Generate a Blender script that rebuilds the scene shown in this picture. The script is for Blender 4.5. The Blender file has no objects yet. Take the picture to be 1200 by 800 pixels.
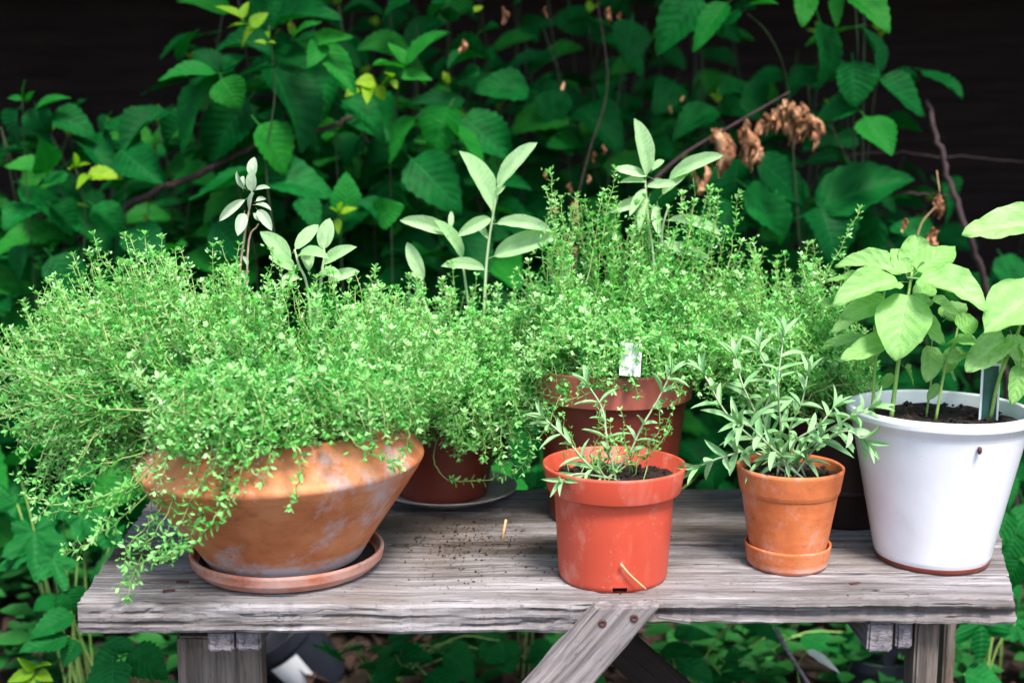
import bpy, bmesh, math, random
import numpy as np
from mathutils import Vector, Matrix, Quaternion, noise

R = random.Random(11)
rad = math.radians
SC = bpy.context.scene
COL = SC.collection

# ------------------------------------------------------------------ camera, sky, sun, exposure
T = 0.50                       # height of the table top above the ground
PITCH = rad(8.5)
FPX = 1400.0                   # focal length in pixels of a 1200 px wide frame
CAM = Vector((0.0, -1.339, T + 0.5115))

cam_d = bpy.data.cameras.new('camera')
cam = bpy.data.objects.new('camera', cam_d)
COL.objects.link(cam)
cam.location = CAM
cam.rotation_euler = (rad(90) - PITCH, 0, 0)
cam_d.sensor_width = 36.0
cam_d.lens = 36.0 * FPX / 1200.0
cam_d.clip_start = 0.05
cam_d.clip_end = 500.0
cam_d.dof.use_dof = True
cam_d.dof.focus_distance = 1.53
cam_d.dof.aperture_fstop = 2.8
SC.camera = cam

SUN_EL, SUN_AZ = rad(60), rad(158)      # azimuth measured from +Y towards +X: behind the camera, to the right
world = bpy.data.worlds.new('World')
SC.world = world
world.use_nodes = True
wn = world.node_tree.nodes
sky = wn.new('ShaderNodeTexSky')
sky.sky_type = 'NISHITA'
sky.sun_disc = False
sky.sun_elevation = SUN_EL
sky.sun_rotation = SUN_AZ
sky.air_density = 1.0
sky.dust_density = 2.0
wn['Background'].inputs['Strength'].default_value = 0.085
world.node_tree.links.new(sky.outputs[0], wn['Background'].inputs['Color'])

sun_d = bpy.data.lights.new('sun', 'SUN')
sun_d.energy = 1.5
sun_d.angle = rad(15)
sun_d.color = (1.0, 0.96, 0.90)
sun = bpy.data.objects.new('sun', sun_d)
COL.objects.link(sun)
S = Vector((math.sin(SUN_AZ) * math.cos(SUN_EL), math.cos(SUN_AZ) * math.cos(SUN_EL), math.sin(SUN_EL)))
sun.rotation_euler = S.to_track_quat('Z', 'Y').to_euler()
sun.location = S * 12

SC.view_settings.view_transform = 'Standard'
SC.view_settings.look = 'None'
SC.view_settings.gamma = 1.0
SC.view_settings.exposure = 2.2
SC.view_settings.use_curve_mapping = False
SC.render.engine = 'CYCLES'
SC.cycles.max_bounces = 8
SC.cycles.diffuse_bounces = 4
SC.cycles.transmission_bounces = 4
SC.cycles.use_denoising = True

# ------------------------------------------------------------------ layout helpers
CP, SP = math.cos(PITCH), math.sin(PITCH)
def W(px, py, y):
    """point of the place seen at (px, py) of the photograph, standing in the plane Y = y"""
    a, b = (px - 600) / FPX, (py - 400) / FPX
    dx, dy, dz = a, CP - b * SP, -SP - b * CP
    t = (y - CAM.y) / dy
    return Vector((CAM.x + dx * t, y, CAM.z + dz * t))
def PT(px, py, z=T):
    a, b = (px - 600) / FPX, (py - 400) / FPX
    dx, dy, dz = a, CP - b * SP, -SP - b * CP
    t = (z - CAM.z) / dz
    return Vector((CAM.x + dx * t, CAM.y + dy * t, z))
def mpp(y, z=T + .15):
    """metres per photograph pixel at that depth"""
    return ((y - CAM.y) * CP + (CAM.z - z) * SP) / FPX

WORLD = {}
def link(o, parent=None, mat=None):
    COL.objects.link(o)
    mat = mat if mat is not None else Matrix.Identity(4)
    if parent is not None:
        o.parent = parent
        o.matrix_parent_inverse = WORLD[parent].inverted()
    o.matrix_basis = mat
    WORLD[o] = mat
    return o
def tag(o, label=None, cat=None, group=None, kind=None):
    if label: o['label'] = label
    if cat: o['category'] = cat
    if group: o['group'] = group
    if kind: o['kind'] = kind
    return o
def thing(name, label, cat, loc=(0, 0, 0), group=None):
    o = bpy.data.objects.new(name, None)
    o.empty_display_size = 0.03
    link(o, None, Matrix.Translation(Vector(loc)))
    return tag(o, label, cat, group)
def mesh_obj(name, verts, faces, mats, parent=None, mat=None, midx=None, smooth=True, uv=None):
    me = bpy.data.meshes.new(name)
    me.from_pydata([tuple(v) for v in verts], [], faces)
    for m in (mats if isinstance(mats, (list, tuple)) else [mats]):
        me.materials.append(m)
    if midx is not None:
        me.polygons.foreach_set('material_index', midx)
    if smooth:
        me.polygons.foreach_set('use_smooth', [True] * len(me.polygons))
    me.update()
    o = bpy.data.objects.new(name, me)
    return link(o, parent, mat)
def shared(name, me, parent, mat):
    return link(bpy.data.objects.new(name, me), parent, mat)

# ------------------------------------------------------------------ materials
def mat_new(name):
    m = bpy.data.materials.new(name)
    m.use_nodes = True
    nt = m.node_tree
    nt.nodes.clear()
    out = nt.nodes.new('ShaderNodeOutputMaterial')
    return m, nt, out
def N(nt, kind, **kw):
    n = nt.nodes.new(kind)
    for k, v in kw.items():
        setattr(n, k, v)
    return n
def L(nt, a, b):
    nt.links.new(a, b)
def math_n(nt, op, a, b=None, clamp=False):
    n = nt.nodes.new('ShaderNodeMath'); n.operation = op; n.use_clamp = clamp
    for i, x in enumerate((a, b)):
        if x is None: continue
        if isinstance(x, (int, float)): n.inputs[i].default_value = x
        else: nt.links.new(x, n.inputs[i])
    return n.outputs[0]
def ramp(nt, fac, stops, interp='LINEAR'):
    n = nt.nodes.new('ShaderNodeValToRGB')
    n.color_ramp.interpolation = interp
    e = n.color_ramp.elements
    while len(e) < len(stops): e.new(0.5)
    for el, (p, c) in zip(e, stops):
        el.position = p
        el.color = (*c, 1) if len(c) == 3 else c
    nt.links.new(fac, n.inputs[0])
    return n.outputs[0]
def mix(nt, fac, a, b, mode='MIX'):
    n = nt.nodes.new('ShaderNodeMix'); n.data_type = 'RGBA'; n.blend_type = mode
    for sock, x in ((n.inputs[0], fac), (n.inputs[6], a), (n.inputs[7], b)):
        if isinstance(x, (int, float)): sock.default_value = x
        elif isinstance(x, tuple): sock.default_value = (*x, 1) if len(x) == 3 else x
        else: nt.links.new(x, sock)
    return n.outputs[2]
def noise_n(nt, vec, scale, detail=4, rough=.55, dist=0.0):
    n = nt.nodes.new('ShaderNodeTexNoise')
    n.inputs['Scale'].default_value = scale
    n.inputs['Detail'].default_value = detail
    n.inputs['Roughness'].default_value = rough
    n.inputs['Distortion'].default_value = dist
    if vec is not None: nt.links.new(vec, n.inputs['Vector'])
    return n.outputs[0]
def mapping(nt, vec, scale=(1, 1, 1), loc=(0, 0, 0)):
    n = nt.nodes.new('ShaderNodeMapping')
    n.inputs['Scale'].default_value = scale
    n.inputs['Location'].default_value = loc
    nt.links.new(vec, n.inputs['Vector'])
    return n.outputs[0]
def bump(nt, h, strength, dist=.002, normal=None):
    n = nt.nodes.new('ShaderNodeBump')
    n.inputs['Strength'].default_value = strength
    n.inputs['Distance'].default_value = dist
    nt.links.new(h, n.inputs['Height'])
    if normal is not None: nt.links.new(normal, n.inputs['Normal'])
    return n.outputs[0]
def principled(nt, out, color, rough=.6, normal=None, spec=.5, coat=0.0):
    p = nt.nodes.new('ShaderNodeBsdfPrincipled')
    if isinstance(color, tuple): p.inputs['Base Color'].default_value = (*color, 1)
    else: nt.links.new(color, p.inputs['Base Color'])
    if isinstance(rough, (int, float)): p.inputs['Roughness'].default_value = rough
    else: nt.links.new(rough, p.inputs['Roughness'])
    p.inputs['Specular IOR Level'].default_value = spec
    p.inputs['Coat Weight'].default_value = coat
    p.inputs['Coat Roughness'].default_value = .15
    if normal is not None: nt.links.new(normal, p.inputs['Normal'])
    if out is not None: nt.links.new(p.outputs[0], out.inputs[0])
    return p

def leaf_mat(name, c0, c1, vein, nv=7, trans=.3, tcol=None, rough=.45, quilt=.5, veinmix=.35, spec=.4, blemish=0.0):
    m, nt, out = mat_new(name)
    uv = N(nt, 'ShaderNodeUVMap').outputs[0]
    sep = N(nt, 'ShaderNodeSeparateXYZ'); L(nt, uv, sep.inputs[0])
    a = math_n(nt, 'MULTIPLY', math_n(nt, 'ABSOLUTE', math_n(nt, 'SUBTRACT', sep.outputs[0], .5)), 2)
    v = sep.outputs[1]
    ph = math_n(nt, 'FRACT', math_n(nt, 'SUBTRACT', math_n(nt, 'MULTIPLY', v, float(nv)), math_n(nt, 'MULTIPLY', a, 2.0)))
    tri = math_n(nt, 'ABSOLUTE', math_n(nt, 'SUBTRACT', ph, .5))           # .5 at a vein, 0 between
    lat = math_n(nt, 'MULTIPLY', math_n(nt, 'SUBTRACT', tri, .44), 16.0, True)
    mid = math_n(nt, 'SUBTRACT', 1.0, math_n(nt, 'MULTIPLY', a, 16.0), True)
    vm = math_n(nt, 'MAXIMUM', math_n(nt, 'MULTIPLY', lat, .6), mid)
    info = N(nt, 'ShaderNodeObjectInfo')
    tc = N(nt, 'ShaderNodeTexCoord')
    base = mix(nt, info.outputs['Random'], c0, c1)
    nz = noise_n(nt, tc.outputs['Generated'], 5, 3)
    base = mix(nt, math_n(nt, 'MULTIPLY', math_n(nt, 'SUBTRACT', nz, .35, True), 2.2, True), base, tuple(x * .82 for x in c0))
    if blemish:
        b = noise_n(nt, tc.outputs['Object'], 23, 5, .7)
        base = mix(nt, math_n(nt, 'MULTIPLY', math_n(nt, 'SUBTRACT', b, .66, True), blemish * 9, True), base, (.16, .11, .03))
    col = mix(nt, math_n(nt, 'MULTIPLY', vm, veinmix * .85), base, vein)
    h = math_n(nt, 'SUBTRACT', math_n(nt, 'MULTIPLY', tri, -1.0), math_n(nt, 'MULTIPLY', mid, .5))
    nrm = bump(nt, h, quilt * .6, .003)
    nrm = bump(nt, noise_n(nt, tc.outputs['Object'], 22, 4), .35, .003, nrm)
    p = principled(nt, None, col, rough, nrm, spec)
    t = N(nt, 'ShaderNodeBsdfTranslucent')
    tcx = mix(nt, 1.0, col, tcol or (1.1, 1.5, .5), 'MULTIPLY')
    L(nt, tcx, t.inputs[0]); L(nt, nrm, t.inputs['Normal'])
    ms = N(nt, 'ShaderNodeMixShader'); ms.inputs[0].default_value = trans
    L(nt, p.outputs[0], ms.inputs[1]); L(nt, t.outputs[0], ms.inputs[2]); L(nt, ms.outputs[0], out.inputs[0])
    return m
def mass_leaf_mat(name, stops, trans=.3, rough=.5):
    """tiny leaves joined in one mesh: each leaf carries its own value in the face attribute 'tone'"""
    m, nt, out = mat_new(name)
    at = N(nt, 'ShaderNodeAttribute', attribute_name='tone')
    col = ramp(nt, at.outputs['Fac'], stops)
    p = principled(nt, None, col, rough, None, .4)
    t = N(nt, 'ShaderNodeBsdfTranslucent')
    L(nt, mix(nt, 1.0, col, (1.1, 1.4, .6), 'MULTIPLY'), t.inputs[0])
    ms = N(nt, 'ShaderNodeMixShader'); ms.inputs[0].default_value = trans
    L(nt, p.outputs[0], ms.inputs[1]); L(nt, t.outputs[0], ms.inputs[2]); L(nt, ms.outputs[0], out.inputs[0])
    return m
def noisy_mat(name, stops, scale=8, rough=.6, bstr=.3, bscale=60, spec=.4, coat=0.0, stretch=(1, 1, 1), bdist=.002):
    m, nt, out = mat_new(name)
    tc = N(nt, 'ShaderNodeTexCoord')
    v = mapping(nt, tc.outputs['Object'], stretch)
    col = ramp(nt, noise_n(nt, v, scale, 6, .6), stops)
    nrm = bump(nt, noise_n(nt, v, bscale, 5), bstr, bdist)
    principled(nt, out, col, rough, nrm, spec, coat)
    return m

def wood_mat(name, light, dark, brown, grain=(3, 60, 60), crack=.5, stain_shade=0.0):
    m, nt, out = mat_new(name)
    tc = N(nt, 'ShaderNodeTexCoord')
    ob = tc.outputs['Object']
    warp = noise_n(nt, ob, 6, 3)
    va = nt.nodes.new('ShaderNodeVectorMath'); va.operation = 'MULTIPLY_ADD'
    L(nt, ob, va.inputs[0]); va.inputs[1].default_value = (1, 1, 1)
    cw = nt.nodes.new('ShaderNodeCombineXYZ')
    w2 = math_n(nt, 'MULTIPLY', math_n(nt, 'SUBTRACT', warp, .5), .014)
    L(nt, w2, cw.inputs[1]); L(nt, w2, cw.inputs[2])
    L(nt, cw.outputs[0], va.inputs[2])
    g = mapping(nt, va.outputs[0], grain)
    n1 = noise_n(nt, g, 1.0, 8, .65)
    n2 = noise_n(nt, mapping(nt, va.outputs[0], tuple(x * 3.1 for x in grain)), 1.0, 4, .6)
    n3 = noise_n(nt, ob, 4, 5, .6)
    col = ramp(nt, n1, [(.28, dark), (.47, tuple((a + b) / 2 for a, b in zip(light, dark))), (.62, light), (.85, tuple(min(1, x * 1.12) for x in light))])
    col = mix(nt, math_n(nt, 'MULTIPLY', math_n(nt, 'SUBTRACT', n3, .44, True), 3.2, True), col, brown, 'MIX')
    fine = ramp(nt, n2, [(.33, (.35, .35, .35)), (.5, (1, 1, 1))])
    col = mix(nt, .55, col, fine, 'MULTIPLY')
    cr = noise_n(nt, mapping(nt, va.outputs[0], (grain[0] * .6, grain[1] * .55, grain[2] * .55), (3.1, 7.7, 1.3)), 1.0, 3, .5)
    cl = math_n(nt, 'ABSOLUTE', math_n(nt, 'SUBTRACT', cr, .5))
    cm = math_n(nt, 'SUBTRACT', 1.0, math_n(nt, 'MULTIPLY', cl, 80.0), True)
    gate = math_n(nt, 'MULTIPLY', math_n(nt, 'SUBTRACT', noise_n(nt, mapping(nt, ob, (3, 14, 14), (9, 2, 5)), 1.0, 2), .5, True), 9.0, True)
    cm = math_n(nt, 'MULTIPLY', math_n(nt, 'MULTIPLY', cm, gate), crack)
    col = mix(nt, cm, col, (.012, .009, .009))
    fb = noise_n(nt, mapping(nt, va.outputs[0], (grain[0] * .8, grain[1] * 2.4, grain[2] * 2.4), (1.7, 4.1, 8.8)), 1.0, 2, .5)
    fl = math_n(nt, 'SUBTRACT', 1.0, math_n(nt, 'MULTIPLY', math_n(nt, 'ABSOLUTE', math_n(nt, 'SUBTRACT', fb, .5)), 40.0), True)
    fg = math_n(nt, 'MULTIPLY', math_n(nt, 'SUBTRACT', noise_n(nt, mapping(nt, ob, (6, 20, 20), (2, 8, 3)), 1.0, 3), .46, True), 8.0, True)
    col = mix(nt, math_n(nt, 'MULTIPLY', math_n(nt, 'MULTIPLY', fl, fg), .75 * crack), col, (.03, .024, .022))
    if stain_shade:
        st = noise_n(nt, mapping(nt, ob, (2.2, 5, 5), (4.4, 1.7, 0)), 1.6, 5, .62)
        sm = math_n(nt, 'MULTIPLY', math_n(nt, 'SUBTRACT', st, .49, True), 6.0 * stain_shade, True)
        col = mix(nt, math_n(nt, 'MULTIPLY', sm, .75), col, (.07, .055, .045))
        for (sx, sy, sr, amt) in ((PT(632, 640).x, PT(632, 640).y, .07, .9), (PT(850, 622).x, PT(850, 622).y, .10, .75), (PT(500, 612).x, PT(500, 612).y, .10, .8), (PT(150, 650).x, PT(150, 650).y, .05, .9), (PT(560, 640).x, PT(560, 640).y, .06, .6)):  # stain patches; those beside the red pot paint shade into the wood
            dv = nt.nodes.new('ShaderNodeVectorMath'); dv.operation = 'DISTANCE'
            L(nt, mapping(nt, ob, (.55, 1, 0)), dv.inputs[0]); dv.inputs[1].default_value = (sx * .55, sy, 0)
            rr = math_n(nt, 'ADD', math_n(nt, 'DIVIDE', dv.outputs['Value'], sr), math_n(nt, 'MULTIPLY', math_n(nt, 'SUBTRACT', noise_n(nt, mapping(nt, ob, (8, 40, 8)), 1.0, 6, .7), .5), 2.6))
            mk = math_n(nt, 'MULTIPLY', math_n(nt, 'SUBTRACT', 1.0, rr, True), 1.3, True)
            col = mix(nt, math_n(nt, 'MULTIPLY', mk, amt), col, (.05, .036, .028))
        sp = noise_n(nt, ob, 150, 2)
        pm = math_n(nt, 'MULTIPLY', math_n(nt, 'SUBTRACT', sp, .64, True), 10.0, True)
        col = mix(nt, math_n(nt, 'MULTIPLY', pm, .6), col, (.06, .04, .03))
    h = math_n(nt, 'SUBTRACT', math_n(nt, 'ADD', n1, math_n(nt, 'MULTIPLY', n2, .5)), math_n(nt, 'MULTIPLY', cm, 1.5))
    nrm = bump(nt, h, .7, .004)
    principled(nt, out, col, .82, nrm, .25)
    return m

def clay_mat(name, a, b, c, lime_lo=0.0, lime_hi=-1.0, lime=.0, wet=None):
    """fired clay with blotches, a limescale bloom between two heights and dark scuffs"""
    m, nt, out = mat_new(name)
    tc = N(nt, 'ShaderNodeTexCoord'); ob = tc.outputs['Object']
    n1 = noise_n(nt, ob, 14, 6, .62)
    n2 = noise_n(nt, mapping(nt, ob, (8, 8, 50)), 1.0, 5, .6)
    col = ramp(nt, n1, [(.28, a), (.5, b), (.72, c)])
    col = mix(nt, .3, col, ramp(nt, n2, [(.35, (.55, .5, .45)), (.6, (1, 1, 1))]), 'MULTIPLY')
    sc = noise_n(nt, mapping(nt, ob, (1, 1, 1), (3, 1, 8)), 45, 6, .7)
    col = mix(nt, math_n(nt, 'MULTIPLY', math_n(nt, 'SUBTRACT', sc, .575, True), 4.0, True), col, (.09, .05, .03))
    sep = N(nt, 'ShaderNodeSeparateXYZ'); L(nt, ob, sep.inputs[0])
    z = sep.outputs[2]
    if lime:
        up = math_n(nt, 'MULTIPLY', math_n(nt, 'SUBTRACT', z, lime_lo), 1 / .006, True)
        dn = math_n(nt, 'MULTIPLY', math_n(nt, 'SUBTRACT', lime_hi, z), 1 / .006, True)
        band = math_n(nt, 'MULTIPLY', up, dn)
        n4 = noise_n(nt, mapping(nt, ob, (1, 1, 1.6)), 30, 6, .7)
        bm = math_n(nt, 'MULTIPLY', band, math_n(nt, 'MULTIPLY', math_n(nt, 'SUBTRACT', n4, .36, True), 5.0, True))
        n5 = noise_n(nt, mapping(nt, ob, (1, 1, .8), (5.2, 2.2, 7.1)), 13, 7, .72)
        pm = math_n(nt, 'MULTIPLY', math_n(nt, 'SUBTRACT', n5, .535, True), 8.0, True)
        col = mix(nt, math_n(nt, 'MULTIPLY', math_n(nt, 'MAXIMUM', bm, math_n(nt, 'MULTIPLY', pm, .8)), lime), col, (.5, .46, .47))
    nrm = bump(nt, math_n(nt, 'ADD', n1, math_n(nt, 'MULTIPLY', noise_n(nt, ob, 120, 3), .5)), .3, .003)
    principled(nt, out, col, .72, nrm, .3)
    return m

def worn_mat(name, base, base2, grime, rough, coat, amount):
    """smooth pot surface with faint vertical runs, dull scuffs and specks of grime"""
    m, nt, out = mat_new(name)
    tc = N(nt, 'ShaderNodeTexCoord'); ob = tc.outputs['Object']
    col = mix(nt, ramp(nt, noise_n(nt, ob, 7, 5, .6), [(.35, (0, 0, 0)), (.68, (1, 1, 1))]), base, base2)
    runs = noise_n(nt, mapping(nt, ob, (34, 34, 3.5)), 1.0, 5, .65)
    scf = noise_n(nt, mapping(nt, ob, (1, 1, .7), (3, 2, 5)), 26, 7, .72)
    spk = noise_n(nt, ob, 160, 2, .5)
    g1 = math_n(nt, 'MULTIPLY', math_n(nt, 'SUBTRACT', runs, .56, True), 3.0, True)
    g2 = math_n(nt, 'MULTIPLY', math_n(nt, 'SUBTRACT', scf, .54, True), 4.0, True)
    g3 = math_n(nt, 'MULTIPLY', math_n(nt, 'SUBTRACT', spk, .70, True), 12.0, True)
    g = math_n(nt, 'MAXIMUM', math_n(nt, 'MULTIPLY', g1, .45), math_n(nt, 'MAXIMUM', math_n(nt, 'MULTIPLY', g2, .6), math_n(nt, 'MULTIPLY', g3, .7)))
    col = mix(nt, math_n(nt, 'MULTIPLY', g, amount), col, grime)
    rg_ = math_n(nt, 'ADD', math_n(nt, 'MULTIPLY', scf, .3), rough - .1)
    principled(nt, out, col, rg_, bump(nt, noise_n(nt, ob, 40, 4), .06, .002), .45, coat)
    return m

M = {}
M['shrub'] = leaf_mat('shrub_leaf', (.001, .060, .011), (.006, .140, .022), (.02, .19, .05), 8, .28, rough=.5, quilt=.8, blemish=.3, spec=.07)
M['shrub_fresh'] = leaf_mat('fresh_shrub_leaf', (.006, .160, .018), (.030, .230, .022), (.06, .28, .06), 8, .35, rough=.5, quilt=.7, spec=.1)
M['shrub_young'] = leaf_mat('young_shrub_leaf', (.16, .36, .015), (.30, .45, .02), (.36, .5, .06), 6, .4, rough=.5, quilt=.4, spec=.2)
M['low'] = leaf_mat('low_plant_leaf', (.003, .11, .018), (.012, .165, .03), (.04, .22, .06), 8, .3, rough=.55, quilt=1.0, veinmix=.4, blemish=.4, spec=.1)
M['sage'] = leaf_mat('sage_leaf', (.36, .60, .27), (.50, .68, .39), (.62, .74, .5), 14, .38, (1, 1.2, .7), .75, .35, .3, .2)
M['sage_grey'] = leaf_mat('grey_sage_leaf', (.38, .50, .34), (.50, .60, .42), (.6, .66, .52), 14, .2, (1, 1.2, .8), .8, .35, .3, .2)
M['basil'] = leaf_mat('basil_leaf', (.22, .49, .11), (.37, .60, .22), (.50, .68, .36), 6, .36, (1.05, 1.25, .55), .42, .6, .22, .35)
M['lavender'] = leaf_mat('lavender_leaf', (.24, .50, .20), (.42, .64, .33), (.5, .68, .42), 3, .2, (1, 1.2, .7), .7, .2, .25, .2)
M['pale'] = leaf_mat('pale_leaf', (.5, .55, .45), (.55, .6, .5), (.6, .65, .55), 5, .2, (1, 1, .8), .6, .3)
M['shrub_stem'] = noisy_mat('shrub_stem', [(.3, (.012, .022, .008)), (.7, (.026, .055, .014))], 30, .6, .2, 80)
M['dry'] = noisy_mat('dry_leaf', [(.3, (.08, .028, .014)), (.5, (.30, .13, .06)), (.66, (.62, .36, .20))], 55, .75, 1.0, 90, .15, 0, (1, 1, 1), .004)
M['litter'] = noisy_mat('litter_leaf', [(.3, (.016, .009, .007)), (.55, (.05, .024, .016)), (.75, (.10, .05, .03))], 18, .8, .5, 60)
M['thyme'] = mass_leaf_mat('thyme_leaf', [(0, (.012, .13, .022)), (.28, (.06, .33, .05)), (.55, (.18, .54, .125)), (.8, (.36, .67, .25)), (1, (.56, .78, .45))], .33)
M['thyme_stem'] = noisy_mat('thyme_stem', [(.3, (.14, .27, .06)), (.55, (.28, .36, .12)), (.75, (.46, .42, .22))], 40, .7, .2, 80)
M['woody'] = noisy_mat('woody_stem', [(.3, (.26, .14, .10)), (.6, (.48, .32, .24))], 60, .75, .4, 120)
M['green_stem'] = noisy_mat('green_stem', [(.3, (.12, .27, .05)), (.7, (.26, .40, .10))], 30, .5, .2, 80)
M['sage_stem'] = noisy_mat('sage_stem', [(.3, (.26, .36, .17)), (.7, (.44, .50, .32))], 30, .7, .2, 80)
M['bark'] = noisy_mat('bark', [(.3, (.022, .014, .012)), (.7, (.075, .045, .04))], 40, .8, .8, 90)
M['twig'] = noisy_mat('twig_bark', [(.3, (.020, .010, .011)), (.7, (.060, .030, .030))], 60, .75, .5, 120)
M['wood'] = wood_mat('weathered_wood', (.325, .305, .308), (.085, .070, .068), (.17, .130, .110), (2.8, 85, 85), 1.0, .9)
M['wood_brace'] = wood_mat('weathered_brace', (.33, .295, .29), (.06, .05, .05), (.2, .145, .13), (4, 90, 90), .8, .3)
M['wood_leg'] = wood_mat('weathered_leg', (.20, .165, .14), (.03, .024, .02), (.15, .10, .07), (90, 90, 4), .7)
M['wood_end'] = wood_mat('batten_end_grain', (.30, .27, .29), (.05, .045, .05), (.18, .15, .15), (60, 4, 160), .4)
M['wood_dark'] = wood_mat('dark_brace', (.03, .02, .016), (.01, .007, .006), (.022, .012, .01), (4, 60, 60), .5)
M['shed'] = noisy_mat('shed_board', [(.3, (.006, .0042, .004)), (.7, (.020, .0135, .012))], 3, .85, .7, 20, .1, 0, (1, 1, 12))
M['terracotta'] = clay_mat('terracotta', (.36, .105, .035), (.56, .185, .07), (.66, .28, .13), .0, .026, .85)
M['terracotta_saucer'] = clay_mat('saucer_clay', (.26, .07, .03), (.46, .14, .065), (.58, .30, .21), -.01, .06, .3)
M['terracotta_small'] = clay_mat('small_pot_clay', (.42, .10, .028), (.58, .16, .052), (.66, .25, .12), .0, .012, .5)
M['red_plastic'] = worn_mat('red_plastic', (.57, .080, .040), (.50, .060, .030), (.66, .38, .30), .42, 0.0, .95)
M['brown_plastic'] = noisy_mat('brown_plastic', [(.3, (.10, .016, .010)), (.7, (.19, .034, .020))], 8, .38, .06, 60, .45)
M['rose_plastic'] = noisy_mat('rose_brown_plastic', [(.3, (.36, .085, .06)), (.7, (.48, .15, .11))], 8, .45, .08, 60, .4)
M['dark_plastic'] = noisy_mat('dark_plastic', [(.3, (.010, .011, .016)), (.7, (.022, .026, .04))], 12, .4, .1, 60, .5)
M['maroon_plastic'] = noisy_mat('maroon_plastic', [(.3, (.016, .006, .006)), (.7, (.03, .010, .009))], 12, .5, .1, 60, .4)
M['glaze'] = worn_mat('white_glaze', (.80, .80, .83), (.70, .69, .71), (.34, .29, .25), .20, .25, .5)
M['plate'] = noisy_mat('grey_plate', [(.3, (.24, .21, .20)), (.6, (.42, .38, .36)), (.8, (.5, .47, .45))], 20, .4, .1, 60, .5)
M['soil'] = noisy_mat('potting_soil', [(.35, (.010, .007, .006)), (.65, (.035, .024, .02)), (.8, (.11, .08, .065))], 90, .9, 1.0, 160, .2)
M['crumb'] = noisy_mat('bark_crumb', [(.3, (.06, .03, .018)), (.7, (.22, .12, .07))], 200, .9, .5, 200)
M['tag'] = noisy_mat('white_tag', [(.35, (.62, .60, .58)), (.6, (.8, .8, .78))], 60, .6, .3, 90)
M['label_green'] = noisy_mat('label_green', [(.3, (.012, .06, .045)), (.7, (.03, .11, .08))], 40, .4, .05, 60)
M['paper'] = noisy_mat('white_label', [(.3, (.72, .73, .76)), (.7, (.8, .8, .82))], 10, .5, .05, 60)
M['rust'] = noisy_mat('rusty_screw', [(.3, (.035, .014, .012)), (.7, (.10, .04, .032))], 120, .6, .5, 300)
M['straw'] = noisy_mat('straw', [(.3, (.42, .24, .10)), (.7, (.58, .38, .2))], 40, .7, .2, 100)

def ground_mat():
    m, nt, out = mat_new('forest_soil')
    tc = N(nt, 'ShaderNodeTexCoord'); ob = tc.outputs['Object']
    n1 = noise_n(nt, ob, 3, 6, .6); n2 = noise_n(nt, ob, 45, 6, .7)
    col = ramp(nt, n2, [(.3, (.012, .008, .007)), (.55, (.04, .024, .018)), (.75, (.10, .06, .045))])
    col = mix(nt, math_n(nt, 'MULTIPLY', math_n(nt, 'SUBTRACT', n1, .5, True), 3.0, True), col, (.03, .045, .018))
    principled(nt, out, col, .9, bump(nt, n2, 1.0, .02), .2)
    return m
M['ground'] = ground_mat()

# ------------------------------------------------------------------ mesh makers
def frame_to(d, up=Vector((0, 0, 1))):
    d = d.normalized()
    x = d.cross(up)
    if x.length < 1e-4: x = Vector((1, 0, 0))
    x.normalize()
    return x, d, x.cross(d)
def tube(path, r0, r1=None, sides=6, rfun=None):
    """verts, faces of a tapered tube along a list of points"""
    r1 = r0 if r1 is None else r1
    vs, fs = [], []
    n = len(path)
    for i, p in enumerate(path):
        d = (path[min(i + 1, n - 1)] - path[max(i - 1, 0)])
        if d.length < 1e-9: d = Vector((0, 0, 1))
        x, _, z = frame_to(d, Vector((.13, .31, .94)))
        r = r0 + (r1 - r0) * i / (n - 1)
        if rfun: r *= rfun(i / (n - 1))
        for k in range(sides):
            a = 2 * math.pi * k / sides
            vs.append(p + (x * math.cos(a) + z * math.sin(a)) * r)
    for i in range(n - 1):
        for k in range(sides):
            a, b = i * sides + k, i * sides + (k + 1) % sides
            fs.append((a, b, b + sides, a + sides))
    fs.append(tuple(range(sides - 1, -1, -1)))
    fs.append(tuple((n - 1) * sides + k for k in range(sides)))
    return vs, fs
def spline(pts, n=8):
    """Catmull-Rom through the points"""
    P = [pts[0] * 2 - pts[1]] + list(pts) + [pts[-1] * 2 - pts[-2]]
    out = []
    for i in range(1, len(P) - 2):
        for k in range(n):
            t = k / n
            a, b, c, d = P[i - 1], P[i], P[i + 1], P[i + 2]
            out.append(.5 * ((2 * b) + (c - a) * t + (2 * a - 5 * b + 4 * c - d) * t * t + (3 * b - a - 3 * c + d) * t ** 3))
    out.append(pts[-1].copy())
    return out
def wiggle(path, amt, rng=R):
    for i in range(1, len(path)):
        path[i] = path[i] + Vector((rng.gauss(0, amt), rng.gauss(0, amt), rng.gauss(0, amt)))
    return path
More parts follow.
